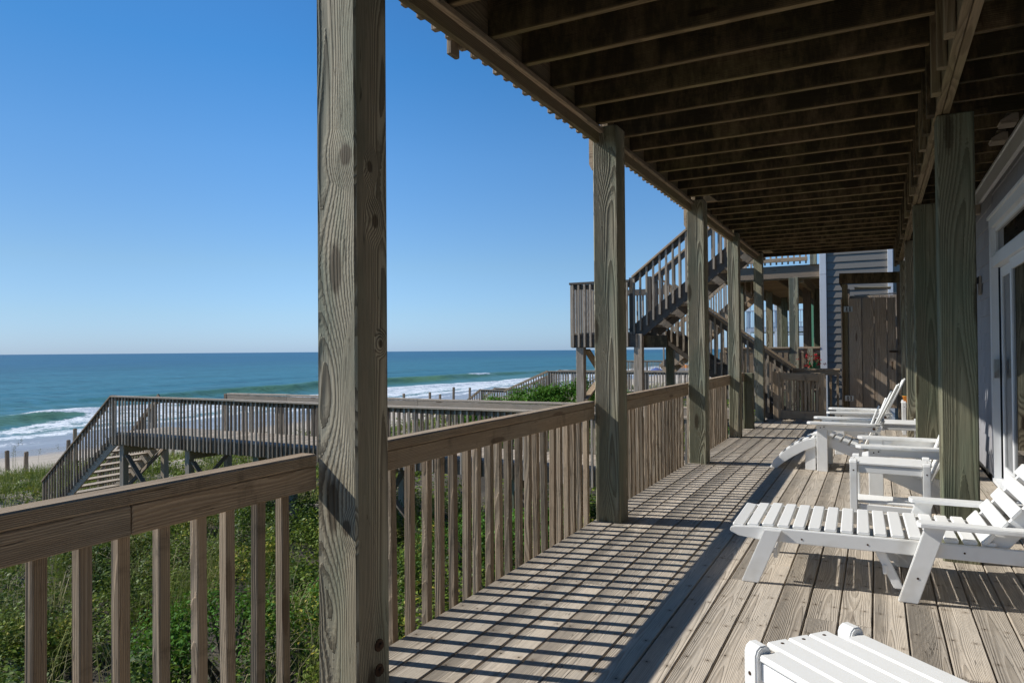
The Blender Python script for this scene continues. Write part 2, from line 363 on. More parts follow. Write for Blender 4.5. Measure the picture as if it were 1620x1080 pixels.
SEA = -5.0
def sea_mat():
    t = NT('sea_water'); P = t.n('TexCoord').outputs['Object']
    x, y, z = t.sep(P)
    at = t.n('Attribute'); at.attribute_name = 'tint'; fo = at.outputs['Fac']
    d = t.math('SUBTRACT', -50., x)                       # metres from the shore
    col = t.mix(t.sm(d, 8., 60.), (.09, .20, .15), (.024, .135, .155))
    col = t.mix(t.sm(d, 60., 420.), col, (.010, .085, .14))
    col = t.mix(t.sm(d, 500., 3500.), col, (.009, .075, .145))
    sw = t.noise(t.xyz(t.math('MULTIPLY', x, .045), t.math('MULTIPLY', y, .012), 0.), 1., 4., .6)
    sw2 = t.noise(t.xyz(t.math('MULTIPLY', x, .5), t.math('MULTIPLY', y, .16), 0.), 1., 4., .65)
    sw3 = t.noise(t.xyz(t.math('MULTIPLY', x, .012), t.math('MULTIPLY', y, .0025), 3.), 1., 3., .6)
    col = t.mix(t.sm(sw3, .42, .66, 0., .35), col, (.012, .06, .085))
    ch = t.noise(t.xyz(t.math('MULTIPLY', x, .22), t.math('MULTIPLY', y, .62), 7.), 1., 3., .6)
    ch2 = t.noise(t.xyz(t.math('MULTIPLY', x, .03), t.math('MULTIPLY', y, .11), 2.), 1., 5., .65)
    ch3 = t.noise(t.xyz(t.math('MULTIPLY', x, .075), t.math('MULTIPLY', y, .014), 11.), 1., 2., .5)
    near = t.sm(d, 500., 150.)
    lm = t.math('ADD', t.math('MULTIPLY', t.math('SUBTRACT', ch, .5), t.math('MULTIPLY_ADD', near, 2.2, .4)), t.math('MULTIPLY', t.math('SUBTRACT', ch2, .5), 1.8))
    col = t.mix(t.sm(lm, .0, .55, 0., .75), col, (.004, .038, .05)); col = t.mix(t.sm(lm, 0., -.55, 0., .6), col, (.055, .20, .27))
    col = t.mix(t.math('MULTIPLY', t.sm(ch3, .57, .66, 0., .6), near), col, (.012, .075, .065))
    col = t.mix(t.sm(d, 14., 3.), col, (.33, .345, .36))  # shallows paled: sky sheen at the water's edge painted into the colour
    fa = t.n('Attribute'); fa.attribute_name = 'face'
    col = t.mix(fa.outputs['Fac'], col, (.17, .31, .13))
    fn = t.noise(t.xyz(t.math('MULTIPLY', x, .9), t.math('MULTIPLY', y, .45), 0.), 1., 5., .7)
    fn2 = t.noise(t.xyz(t.math('MULTIPLY', x, 3.5), t.math('MULTIPLY', y, 2.), 5.), 1., 4., .7)
    fm = t.math('ADD', t.math('MULTIPLY', fo, 1.25), t.math('MULTIPLY_ADD', fn, .9, -.45))
    fm = t.math('ADD', fm, t.math('MULTIPLY_ADD', fn2, .9, -.45))
    foam = t.math('MULTIPLY', t.sm(fm, .42, .56), t.sm(fo, .02, .1))
    bump = t.math('ADD', t.math('MULTIPLY', sw, 1.6), t.math('MULTIPLY', sw2, .5))
    bump = t.math('ADD', bump, t.math('MULTIPLY', t.noise(P, 2.2, 3., .6), .12))
    nm = t.bump(bump, .5, .75)
    cd = t.n('BsdfDiffuse'); t.put(cd.inputs[0], col); t.put(cd.inputs['Normal'], nm)
    wat = t.bsdf(col, .34, nm, spec=.28, IOR=1.33)
    fb = t.bsdf(t.mix(t.sm(t.math('ADD', t.math('MULTIPLY', fn, .6), t.math('MULTIPLY', fn2, .4)), .38, .6), (.40, .47, .50), (.86, .87, .87)), .8, t.bump(fn2, .15))
    ms = t.n('MixShader'); t.put(ms.inputs[0], foam); t.t.links.new(wat, ms.inputs[1]); t.t.links.new(fb, ms.inputs[2])
    return t.done(ms.outputs[0])
sx = np.concatenate([-np.geomspace(15000, 130, 60), np.arange(-128, -88, 1.6), np.arange(-88, -45, .45)])
sy = np.concatenate([[-9000, -2000, -500, -150, -60, -20], np.arange(-10, 90, 1.0), np.arange(90, 260, 2.5), np.geomspace(262, 20000, 50)])
X, Y, Fq = grid(sx, sy)
def ridge(X, Y, cx, h, wf, wb):
    d = X-cx
    return h*np.where(d > 0, np.exp(-(d/wf)**2), np.exp(-(d/wb)**2))
wob = 1.6*np.sin(Y*.11)+.8*np.sin(Y*.31+1)
c1 = np.interp(Y, [0, 25, 45, 90, 160, 400], [-62, -65, -73, -69, -66, -64])+wob*.6
h1 = np.interp(Y, [0, 20, 30, 42, 55, 70, 90, 110, 160, 300], [.75, .85, .85, .7, .4, .2, .3, .4, .5, .5])*(.9+.1*np.sin(Y*.5))
c2 = np.interp(Y, [0, 60, 90, 150, 300], [-96, -90, -84, -83, -82])+wob
h2 = np.interp(Y, [0, 50, 80, 100, 140, 190, 300], [.2, .35, 1.0, 1.35, 1.1, .5, .4])
Z = ridge(X, Y, c1, h1, 1.5, 3.4)+ridge(X, Y, c2, h2, 1.6, 4.2)
Z += np.where(X > -400, .12*np.sin(X*.35+1.2*np.sin(Y*.06)+.02*Y)*np.clip((-X-50)/20, 0, 1), 0)
Z += np.where(X > -90, .05*fbm(X, Y, .8, 3), 0)
Z -= np.clip((X+52)/6, 0, 1)*.0
# foam: surf zone between breaker and beach, crest foam on the breaker
edge = -52.5+1.2*np.sin(Y*.09)+.7*np.sin(Y*.23+2)
off = np.interp(Y, [0, 30, 40, 50, 60], [3.0, 2.8, 1.6, .6, .4])
surf = np.clip((edge-X)/2.2, 0, 1)*np.clip((X-(c1+off))/1.2, 0, 1)
surf *= np.interp(X, [-75, -66, -60, -56, -54], [.62, .56, .46, .40, .34])
surf *= .82+.3*np.sin(X*1.25+1.5*np.sin(Y*.13)+.9*np.sin(Y*.37))*np.clip((X+64)/4, 0, 1)
surf = np.where(Y > 60, np.clip(surf*1.2, 0, .7), surf)
brk = np.clip((Y-33)/8, 0, 1)*np.clip((58-Y)/8, 0, 1)+np.clip((Y-62)/10, 0, 1)
crest = np.exp(-((X-c1+.5-.8*np.clip((Y-36)/10, 0, 1))/(.7+1.0*np.clip((Y-38)/6, 0, 1)))**2)*np.clip(brk, 0, 1)*.95
face = np.exp(-((X-c1-1.1)/1.2)**2)*np.clip(h1-.3, 0, 1)*1.5+np.exp(-((X-c2-1.1)/1.3)**2)*np.clip(h2-.4, 0, 1)*.9
crest2 = np.exp(-((X-c2-.1)/1.0)**2)*np.clip((np.sin(Y*.14+.4)-.45)*2.2, 0, 1)*np.clip((Y-95)/15, 0, 1)*.8
tint = np.clip(np.maximum(np.maximum(surf, crest), crest2), 0, 1)
face = np.clip(face, 0, .9)
sea = big_mesh('sea', sea_mat(), np.stack([X, Y, SEA+Z], 1), Fq, tint, smooth=True); setp(sea, kind='structure')
sea.data.attributes.new('face', 'FLOAT', 'POINT').data.foreach_set('value', face.astype(np.float32))

# ------------------------------------------------------------------ house deck (floor of planks)
PITCH = .1447; GAP0 = -1.768
deck = thing('deck_floor', None, None, (0, 5, 0), kind='structure')
rows = [(-1.93, GAP0-.003)]
k = 0
while GAP0+k*PITCH < .95: rows.append((GAP0+k*PITCH+.003, GAP0+(k+1)*PITCH-.003)); k += 1
for i, (xa, xb) in enumerate(rows):
    y = -1.6-random.uniform(0, 2)*0
    cuts = [-1.6]
    y = -1.6+.4056*random.randint(3, 9)
    while y < 13.0: cuts.append(y); y += .4056*random.choice((8, 9, 10, 12))
    if i == 8: cuts = [-1.6, 1.46, 4.1, 8.2, 12.2]
    cuts.append(13.95)
    for a, b in zip(cuts[:-1], cuts[1:]):
        dz = random.uniform(-.0018, .0018); sk = random.uniform(-.0016, .0016)
        piece(deck, 'plank', 'deck', ((xa+xb)/2+sk, a+.0015, -.019+dz), ((xa+xb)/2-sk, b-.0015, -.019+dz), xb-xa, .038, ch=.0045)
piece(deck, 'rim_joist', 'greydk', (-1.905, -1.6, -.16), (-1.905, 13.95, -.16), .04, .235)
for yj in np.arange(-1.4, 14, .8112): piece(deck, 'floor_joist', 'greydk', (-1.885, yj, -.158), (1.0, yj, -.158), .04, .235)

# posts ------------------------------------------------------------
def post(name, x, y, z0, z1, w, label, mat='post', grp='posts holding up the porch roof deck', d=None):
    t = thing(name, label, 'post', (x, y, 0), grp)
    vert(t, 'post_timber', mat, x, y, z0, z1, w, d or w, .008)
    return t
PX = -1.813
p1 = post('porch_post', PX, 2.138, -2.2, 2.998, .194, 'large weathered porch post nearest the camera, with two bolts near the floor', 'post_near')
for z in (.17, .075):
    b = lathe(p1, 'bolt', 'rust', [(.024, 0), (.024, .006), (.012, .008), (.012, .018), (.004, .02)], (0, 0, 0), 12, False)
    b.matrix_basis = Matrix.Translation((.0965, .025, z)) @ Matrix.Rotation(R(90), 4, 'Y')
post('porch_post', PX, 5.127, -2.2, 2.998, .194, 'greenish porch post on the rail side, second from the camera, large knot at mid height')
post('porch_post', PX, 8.127, -2.2, 2.998, .194, 'greenish porch post on the rail side, third from the camera')
post('porch_post', -1.855, 10.70, -2.2, 2.998, .16, 'slimmer brown porch post on the rail side, just before the gate opening')
post('porch_post', -1.855, 13.15, -2.2, 2.998, .15, 'slim porch post beside the gate at the far end of the deck')
post('gate_post', -1.86, 11.94, -.2, .90, .15, 'short green post ending at rail height beside the gate opening', 'post_dk', 'short rail posts')
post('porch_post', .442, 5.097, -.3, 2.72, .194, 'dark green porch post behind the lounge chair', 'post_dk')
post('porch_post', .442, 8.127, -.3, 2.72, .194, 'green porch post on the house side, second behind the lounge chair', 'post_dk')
post('porch_post', .435, 10.78, -.3, 2.72, .16, 'house side porch post in front of the shower door', 'post')
post('porch_post', .435, 13.20, -.3, 2.72, .15, 'house side porch post farthest along the deck, at the shower corner', 'post')

# railings ----------------------------------------------------------
def rail_section(y0, y1, label, phase):
    t = thing('deck_railing', label, 'railing', (-1.93, (y0+y1)/2, 0), 'railing sections along the seaward deck edge')
    xr = -1.931
    if y1-y0 > 2 and y0 < 0:
        sp = 1.29
        piece(t, 'rail_board', 'rail', (xr, y0, .8175), (xr, sp-.003, .8175), .038, .088)
        piece(t, 'rail_board', 'rail', (xr, sp, .8185), (xr, y1, .8185), .038, .088)
    else: piece(t, 'rail_board', 'rail', (xr, y0, .818), (xr, y1, .818), .038, .088)
    piece(t, 'cap_board', 'rail', (-1.947, y0, .8865), (-1.947, y1, .8865), .078, .046, ch=.006)
    y = phase
    while y < y1-.02:
        if y > y0+.02:
            dy = random.uniform(-.012, .012)
            vert(t, 'baluster', 'bal', -1.9705, y+.019+dy, -.29+random.uniform(-.02, .02), .862, .038, .038, .0035, .008)
        y += .1255
    return t
rail_section(-1.6, 2.04, 'deck railing section nearest the camera, left of the big front post', 1.034-.1255*21)
rail_section(2.236, 5.029, 'long deck railing section between the first and second porch posts', 2.33)
rail_section(5.225, 8.029, 'deck railing section between the second and third porch posts', 5.27)
rail_section(8.225, 10.618, 'deck railing section beyond the third porch post', 8.28)
rail_section(10.782, 11.864, 'short deck railing section ending at the gate opening', 10.80)

# ------------------------------------------------------------------ upper deck over the porch
up = thing('upper_deck', 'dark wooden upper deck whose joists roof over the porch', 'upper deck', (-.6, 5, 3.0))
JP = .412; JB = 3.0; YE = 13.80
ys = [3.305+JP*i for i in range(-12, 25)] + [YE-.06]
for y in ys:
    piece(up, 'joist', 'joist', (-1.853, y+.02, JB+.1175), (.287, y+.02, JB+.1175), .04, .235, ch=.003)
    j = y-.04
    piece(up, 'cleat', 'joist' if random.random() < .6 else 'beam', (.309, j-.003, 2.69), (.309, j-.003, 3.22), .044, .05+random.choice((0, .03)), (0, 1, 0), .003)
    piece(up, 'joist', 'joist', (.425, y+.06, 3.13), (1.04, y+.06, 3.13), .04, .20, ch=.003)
segs = [(-1.6, 2.035), (2.241, 5.027), (5.227, 8.027), (8.227, 10.617), (10.783, 13.072), (13.228, YE)]
for a, b in segs:
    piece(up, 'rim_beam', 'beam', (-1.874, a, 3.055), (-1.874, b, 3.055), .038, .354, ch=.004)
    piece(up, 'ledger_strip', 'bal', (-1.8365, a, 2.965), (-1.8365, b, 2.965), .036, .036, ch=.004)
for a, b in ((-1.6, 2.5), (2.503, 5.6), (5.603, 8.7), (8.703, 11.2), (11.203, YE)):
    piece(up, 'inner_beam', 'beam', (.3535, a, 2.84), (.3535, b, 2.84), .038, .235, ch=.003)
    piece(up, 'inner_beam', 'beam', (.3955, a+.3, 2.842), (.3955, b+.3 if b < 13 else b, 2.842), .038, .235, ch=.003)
for i in range(20):
    x = -1.89+i*.146
    for a, b in ((-1.6, 2.6), (2.604, 7.0), (7.004, 11.0), (11.004, YE)):
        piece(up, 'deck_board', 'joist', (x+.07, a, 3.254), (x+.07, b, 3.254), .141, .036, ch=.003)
y = -1.5
while y < 12.3:
    if all(abs(y-p) > .13 for p in (2.14, 5.13, 8.13, 10.7)): vert(up, 'baluster', 'bal', -1.916, y, 2.893+random.uniform(-.008, .008), 4.15, .038, .038, .003)
    y += .1255
for y in (2.14, 5.10, 8.10, 10.68):
    prism(up, 'rail_post', 'bal', [(-.018, 2.73), (.006, 2.68), (.018, 2.68), (.018, 2.93), (.018, 4.2), (-.018, 4.2)], y-.045, y+.045).location.x += -1.9325
vert(up, 'rail_post', 'bal', -1.948, 3.10, 2.84, 4.2, .03, .085)
piece(up, 'cap_board', 'rail', (-1.91, -1.6, 4.17), (-1.91, 12.3, 4.17), .14, .04)

# ------------------------------------------------------------------ house wall, door
WX = 1.02
hs = thing('beach_house', 'grey shingled house wall with white sliding glass door and transom', 'house', (WX, 6, 0))
def wallbox(x0, y0, z0, x1, y1, z1, name, mat, parent=hs):
    return piece(parent, name, mat, (x0/2+x1/2, y0, (z0+z1)/2), (x0/2+x1/2, y1, (z0+z1)/2), x1-x0, z1-z0, ch=0)
D0, D1, DH = 6.30, 8.13, 2.08
wallbox(WX+.02, D1+.1, -2, WX+.2, 13.9, 3.23, 'wall_core', 'dark'); wallbox(WX+.02, -1.6, -2, WX+.2, D0-.1, 3.23, 'wall_core', 'dark')
wallbox(WX+.02, D0-.1, 2.52, WX+.2, D1+.1, 3.23, 'wall_core', 'dark')
def shakes(y0, y1, z0, z1, parent, x, mat, ex=.178, flip=-1):
    z = z0; n = 0
    while z < z1-.02:
        y = y0-random.uniform(0, .15); h = min(ex+.03, z1-z)
        while y < y1:
            w = random.uniform(.13, .27); a, b = max(y, y0), min(y+w, y1)
            if b-a > .03:
                dz = random.uniform(-.004, .004)
                piece(parent, 'shingle', mat, (x+random.uniform(-.002, .002), (a+b)/2, z+dz), (x+.012, (a+b)/2, z+h+dz), b-a-.004, .012, (1, 0, 0), .001)
            y += w
        z += ex
    return
shakes(D1+.105, 11.0, .02, 2.84, hs, WX, 'shake')
# coarser wall beyond (not in view through the porch): joined courses
V, Fs = [], []
for y0, y1, z0, z1 in ((11.0, 13.9, .02, 2.84), (-1.6, D0-.11, .02, 2.84), (D0-.11, D1+.105, 2.60, 2.84)):
    z = z0
    while z < z1-.02:
        y = y0; h = min(.178, z1-z)
        while y < y1-.01:
            w = min(random.uniform(.15, .27), y1-y); k = len(V); g = .003
            xa, xb = WX-.006, WX+.008
            V += [(xa, y+g, z), (xa, y+w-g, z), (xb, y+w-g, z+h), (xb, y+g, z+h), (WX+.02, y+g, z), (WX+.02, y+w-g, z), (WX+.02, y+w-g, z+h), (WX+.02, y+g, z+h)]
            Fs += [(k, k+3, k+2, k+1), (k, k+1, k+5, k+4), (k+1, k+2, k+6, k+5), (k+2, k+3, k+7, k+6), (k+3, k, k+4, k+7)]
            y += w
        z += .178
setp(poly(hs, 'shingle_courses', 'shake', V, Fs), kind='stuff')
wallbox(WX-.022, -1.6, 2.845, WX+.015, 13.9, 2.985, 'frieze_board', 'trim')
wallbox(WX-.034, -1.6, 2.988, WX+.015, 13.9, 3.01, 'frieze_moulding', 'trim')
# sliding door: casing, jamb, stiles, glass, transom
dr = wallbox(WX-.028, D1, 0, WX+.03, D1+.1, 2.53, 'door_casing', 'trim')
wallbox(WX-.028, D0-.1, 0, WX+.03, D0, 2.53, 'door_casing', 'trim')
wallbox(WX-.030, D0-.1, 2.44, WX+.03, D1+.1, 2.53, 'head_casing', 'trim'); wallbox(WX-.045, D0-.13, 2.535, WX+.03, D1+.13, 2.56, 'head_cap', 'trim')
wallbox(WX-.024, D0, 2.06, WX+.06, D1, 2.16, 'transom_bar', 'trim')
wallbox(WX-.04, D0-.05, 0.0, WX+.10, D1+.05, .035, 'door_sill', 'trim')
tw = wallbox(WX+.005, D0, 2.16, WX+.05, D0+.07, 2.44, 'transom_window', 'trim')
for a, b, c, d in ((D1-.07, 2.16, D1, 2.44), (D0+.07, 2.16, D1-.07, 2.20), (D0+.07, 2.40, D1-.07, 2.44)):
    wallbox(WX+.006, a, b, WX+.05, c, d, 'window_frame', 'trim', tw)
wallbox(WX+.025, D0+.07, 2.20, WX+.035, D1-.07, 2.40, 'window_pane', 'glass', tw)
for nm, ya, yb, xo in (('fixed_door_panel', 7.20, D1-.01, .045), ('sliding_door_panel', D0+.02, 7.30, .004)):
    pn = wallbox(WX+xo, ya, .04, WX+xo+.035, ya+.085, 2.055, nm, 'trim')
    wallbox(WX+xo, yb-.085, .04, WX+xo+.035, yb, 2.055, 'door_stile', 'trim', pn)
    wallbox(WX+xo+.001, ya+.085, .04, WX+xo+.034, yb-.085, .16, 'bottom_rail', 'trim', pn)
    wallbox(WX+xo+.001, ya+.085, 1.96, WX+xo+.034, yb-.085, 2.055, 'top_rail', 'trim', pn)
    wallbox(WX+xo+.012, ya+.085, .16, WX+xo+.022, yb-.085, 1.96, 'door_pane', 'glass', pn)
    if nm[0] == 'f':
        wallbox(WX-.02, D1-.05, 1.0, WX+.02, D1-.02, 1.18, 'door_handle', 'metal', pn)
wallbox(WX+2.2, D0-.6, -.2, WX+2.3, D1+2, 2.7, 'interior_wall', 'dark'); wallbox(WX+.2, D0-.6, -.25, WX+2.2, D1+2, -.15, 'interior_floor', 'dark')
# wall fittings
sc = thing('wall_lamp', 'small lantern bracket on shingle wall beside the door, at head height', 'lamp', (WX, 9.05, 2.0))
wallbox(WX-.03, 9.0, 1.86, WX-.008, 9.1, 2.06, 'back_plate', 'vent', sc)
prism(sc, 'lamp_hood', 'dark', [(WX-.13, 1.98), (WX-.03, 2.06), (WX-.03, 1.98)], 9.0, 9.1); prism(sc, 'lamp_shade', 'vent', [(WX-.11, 1.86), (WX-.045, 1.86), (WX-.045, 1.975), (WX-.125, 1.975)], 9.02, 9.08)
fl = thing('flood_light', 'small pale fitting high on shingle wall under the upper deck', 'lamp', (WX, 9.05, 2.78))
wallbox(WX-.05, 9.0, 2.73, WX-.006, 9.1, 2.83, 'mount_box', 'vent', fl); lathe(fl, 'lamp_head', 'trim', [(.02, -.05), (.035, -.04), (.04, .02), (.02, .05)], (WX-.09, 9.05, 2.78), 12)
for i, (yy, zz, lb) in enumerate(((6.33, 2.98, 'louvred vent hood under the upper deck, the nearer of two'), (6.80, 2.97, 'louvred vent hood under the upper deck, the farther of two'))):
    v = thing('vent_hood', lb, 'vent', (.86, yy, zz), 'vent hoods high on the house wall')
    prism(v, 'hood_shell', 'vent', [(.83, zz-.02), (.95, zz-.02), (.95, zz+.04), (.91, zz+.04), (.84, zz+.0)], yy-.07, yy+.07); wallbox(.88, yy-.04, zz+.04, .94, yy+.04, 3.03, 'duct', 'vent', v)
    for k in range(8): wallbox(.84, yy-.068+k*.018, zz-.034, .94, yy-.059+k*.018, zz-.022, 'louvre', 'vent', v)

# ------------------------------------------------------------------ gate, far rail, shower
gt = thing('wooden_gate', 'open wooden gate with vertical slats at the far end of the deck', 'gate', (-1.2, 13.35, 0))
gy_ = 13.33
vert(gt, 'stile', 'rail', -1.59, gy_, .03, .885, .13, .04); vert(gt, 'stile', 'rail', -.845, gy_, .06, .86, .12, .04)
piece(gt, 'top_rail', 'rail', (-1.524, gy_+.002, .80), (-.906, gy_+.002, .785), .036, .13); piece(gt, 'bottom_rail', 'rail', (-1.524, gy_+.002, .12), (-.906, gy_+.002, .115), .036, .15)
for k in range(10): vert(gt, 'slat', 'bal', -1.495+k*.0625, gy_+.028, .06, .86, .034, .018, .002, .003)
piece(gt, 'brace', 'bal', (-1.45, gy_+.055, .18), (-.93, gy_+.055, .70), .02, .05, (0, 1, 0))
fr_ = thing('end_railing', 'short railing at the end of the deck between the gate and the shower', 'railing', (-.95, 13.8, 0))
piece(fr_, 'cap_board', 'rail', (-1.36, 13.8, .915), (-.575, 13.8, .915), .10, .03); piece(fr_, 'rail_board', 'rail', (-1.36, 13.782, .855), (-.575, 13.782, .855), .036, .085)
for k in range(7): vert(fr_, 'baluster', 'rail', -1.30+k*.113, 13.82, -.2, .898, .036, .036, .003)

sh = thing('outdoor_shower', 'wooden outdoor shower stall with closed plank door', 'shower', (-.1, 14.4, 0))
SY = 13.88
vert(sh, 'corner_post', 'beam', -.49, SY+.045, 0, 2.44, .095, .09); vert(sh, 'corner_post', 'greydk', .37, SY+.045, 0, 2.44, .09, .09)
vert(sh, 'corner_post', 'greydk', -.49, SY+1.2, 0, 2.44, .09, .09)
piece(sh, 'header_beam', 'joist', (-.58, SY+.03, 2.545), (.50, SY+.03, 2.515), .10, .185)  # header's shaded look put into its colour by the dark joist wood
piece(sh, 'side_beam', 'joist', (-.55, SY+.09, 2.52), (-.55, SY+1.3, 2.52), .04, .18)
for i, (xa, xb) in enumerate(((-.43, -.226), (-.214, -.034), (-.022, .164), (.176, .305))):
    d = vert(sh, 'door_plank', 'shower', (xa+xb)/2, SY+.009*(i % 2), .245, 2.18+random.uniform(-.01, .01), xb-xa, .024, .003)
for z in (.42, .98+.0, 1.9): piece(sh, 'door_batten', 'greydk', (-.42, SY+.035, z), (.30, SY+.035, z), .03, .09)
for z in (.40, 1.99):
    h = piece(sh, 'hinge', 'metal', (-.51, SY-.016, z), (-.365, SY-.016, z), .008, .10, ch=.001)
    for a in (-.46, -.41): lathe(h, 'hinge_knuckle', 'rust', [(.008, -.04), (.008, .04)], (a, SY-.024, z), 8)
piece(sh, 'latch', 'rust', (.2, SY-.02, 1.23), (.33, SY-.02, 1.23), .012, .03, ch=.001); vert(sh, 'door_pull', 'rust', .24, SY-.03, .92, 1.06, .02, .025)
for k in range(8): piece(sh, 'side_board', 'shower', (-.545, SY+.02+k*.152, .15), (-.545, SY+.02+k*.152, 2.18), .145, .022, (1, 0, 0))
for k in range(7): piece(sh, 'back_board', 'shower', (-.45+k*.15, SY+1.24, .15), (-.45+k*.15, SY+1.24, 2.3), .145, .022, (0, 1, 0))
piece(sh, 'roof_panel', 'translucent', (-.35, SY+.7, 2.41), (.25, SY+.7, 2.39), .55, .01, ch=0)
piece(sh, 'shower_pipe', 'metal', (-.42, SY+.25, 2.24), (.36, SY+.25, 2.26), .025, .025)

# ------------------------------------------------------------------ stairs beyond the deck: two flights and a landing
st = thing('outdoor_staircase', 'two flight wooden outdoor staircase with landing, climbing to the upper deck', 'staircase', (-3.5, 13.2, 0))
LZ = 1.62; UY0, UY1 = 12.42, 13.36; LY0, LY1 = 13.62, 14.5
LX0, LX1 = -5.1, -3.95
# landing
for k in range(8): piece(st, 'landing_plank', 'grey', (LX0+.07+k*.146, UY0-.1, LZ-.019), (LX0+.07+k*.146, LY1+.05, LZ-.019), .141, .038)
piece(st, 'landing_rim', 'stair', (LX0-.02, UY0-.12, LZ-.16), (LX1+.12, UY0-.12, LZ-.16), .04, .24); piece(st, 'landing_beam', 'joist', (LX1+.12, UY0+.06, LZ-.18), (LX1+.62, UY0+.06, LZ-.18), .08, .22); piece(st, 'landing_rim', 'stair', (LX0-.02, UY0-.1, LZ-.162), (LX0-.02, LY1+.05, LZ-.162), .04, .24)
piece(st, 'landing_rim', 'stair', (LX1+.06, UY0+.1, LZ-.162), (LX1+.06, LY1+.05, LZ-.162), .04, .24)
piece(st, 'landing_rail', 'stair', (LX0-.05, UY0-.13, LZ+.93), (LX1-.02, UY0-.13, LZ+.93), .09, .04); piece(st, 'landing_rail', 'stair', (LX0-.03, UY0-.08, LZ+.93), (LX0-.03, LY1+.05, LZ+.93), .09, .04)
piece(st, 'landing_rail', 'stair', (LX0-.02, UY0-.11, LZ+.86), (LX1-.02, UY0-.11, LZ+.86), .036, .09); piece(st, 'landing_rail', 'stair', (LX0-.02, LY1+.05, LZ+.9), (LX1+.05, LY1+.05, LZ+.9), .04, .13)
for k in range(10): vert(st, 'baluster', 'grey', LX0+.02+k*.118, UY0-.155, LZ-.27, LZ+.905, .036, .036, .003, .003)
for k in range(17): vert(st, 'baluster', 'grey', LX0-.06, UY0-.04+k*.126, LZ-.27, LZ+.905, .036, .036, .003, .003)
for k in range(9): vert(st, 'baluster', 'grey', LX0+.05+k*.126, LY1+.085, LZ-.05, LZ+.9, .036, .036, .003, .003)
for x, y, m in ((-4.96, 12.36, 'grey'), (-3.83, 12.36, 'grey'), (-4.96, 14.5, 'grey'), (-3.85, 14.6, 'post_dk')):
    vert(st, 'support_post', m, x, y, -2.6, LZ-.04, .15, .14)
for s in ((-4.88, 12.30, .35, -4.88, 14.4, 1.25), (-4.86, 14.4, .1, -4.86, 12.4, 1.3)): piece(st, 'cross_brace', 'rail', s[:3], s[3:], .04, .13, (1, 0, 0))
def flight(x0, z0, x1, z1, ya, yb, n, up_):
    """stringers, treads, rails on both sides; from (x0,z0) to (x1,z1)"""
    for yy in (ya, yb): piece(st, 'stringer', 'stair', (x0, yy, z0-.13), (x1, yy, z1-.13), .04, .28)
    for i in range(n):
        f = (i+.5)/n; x = x0+(x1-x0)*f; z = z0+(z1-z0)*(i+1)/n-.02-(z1-z0)/n*.6
        piece(st, 'tread', 'grey', (x-.03*up_, ya+.03, z), (x-.03*up_, yb-.03, z), .13, .036)
        piece(st, 'tread', 'grey', (x+.107*up_, ya+.03, z), (x+.107*up_, yb-.03, z), .13, .036)
    for yy, o in ((ya, -1), (yb, 1)):
        piece(st, 'handrail', 'rail', (x0, yy+o*.02, z0+.93), (x1, yy+o*.02, z1+.93), .11, .036)
        piece(st, 'handrail', 'stair', (x0, yy, z0+.845), (x1, yy, z1+.845), .036, .09)
        m = int(abs(x1-x0)/.122)
        for k in range(m+1):
            f = (k+.3)/(m+.6); x = x0+(x1-x0)*f; z = z0+(z1-z0)*f
            vert(st, 'baluster', 'grey', x, yy+o*.04, z-.17, z+.90, .036, .036, .003, .002)
flight(-3.95, LZ+.07, -1.96, 3.25, UY0-.02, UY1, 8, 1)
flight(-1.38, .0, -3.72, LZ+.10, LY0+.06, LY1-.1, 9, -1)
for x, y, z0, z1 in ((-3.98, UY0+.03, LZ, LZ+1.0), (-3.9, LY0+.1, LZ, LZ+1.05), (-3.92, UY1, LZ, LZ+1.1)): vert(st, 'newel_post', 'stair', x, y, z0, z1, .09, .09)
# ------------------------------------------------------------------ boardwalk to the beach
bw = thing('boardwalk', 'long grey wooden boardwalk with slatted railings leading to beach stairs', 'boardwalk', (-9, 11.3, -.65))
BZ = -.62; B0, B1 = 10.62, 12.08; BX0, BX1 = -16.45, -2.05
n = int((BX1-BX0)/.1455)
for k in range(n): piece(bw, 'plank', 'grey', (BX0+.07+k*.1455, B0, BZ-.018+random.uniform(-.002, .002)), (BX0+.07+k*.1455, B1, BZ-.018), .140, .036, ch=.003)
for yy in (B0-.02, B1+.02): piece(bw, 'rim_joist', 'greydk', (BX0, yy, BZ-.155), (BX1, yy, BZ-.155), .038, .235)
for yy in (B0+.5, B0+1.0): piece(bw, 'rim_joist', 'greydk', (BX0+.1, yy, BZ-.16), (BX1, yy, BZ-.16), .038, .235)
RZ = .29
for a, b in ((BX0, -12.2), (-12.197, -8.5), (-8.497, -5.2), (-5.197, BX1)):
    j = random.uniform(-.012, .012)
    piece(bw, 'cap_board', 'grey', (a, B0-.03, RZ-.019+j), (b, B0-.03, RZ-.019-j), .14, .036); piece(bw, 'rail_board', 'greydk', (a, B0-.02, RZ-.085), (b, B0-.02, RZ-.085), .036, .085)
    if b > -13:
        a2 = max(a, -14.2)
        piece(bw, 'cap_board', 'grey', (a2, B1+.03, RZ+.0+j), (b, B1+.03, RZ+.0-j), .14, .036); piece(bw, 'side_board', 'grey', (a2, B1-.02, RZ-.095), (b, B1-.02, RZ-.095), .036, .14)
x = BX0+.05
while x < BX1-.05:
    dx = random.uniform(-.014, .014)
    vert(bw, 'baluster', 'greydk' if random.random() < .4 else 'grey', x+dx, B0-.058, BZ-.27+random.uniform(-.02, .02), RZ-.04, .036, .036, .003, .006)
    if x > -14.2: vert(bw, 'baluster', 'grey', x+.05+dx, B1+.058, BZ-.27, RZ-.03, .036, .036, .003, .005)
    x += .1235
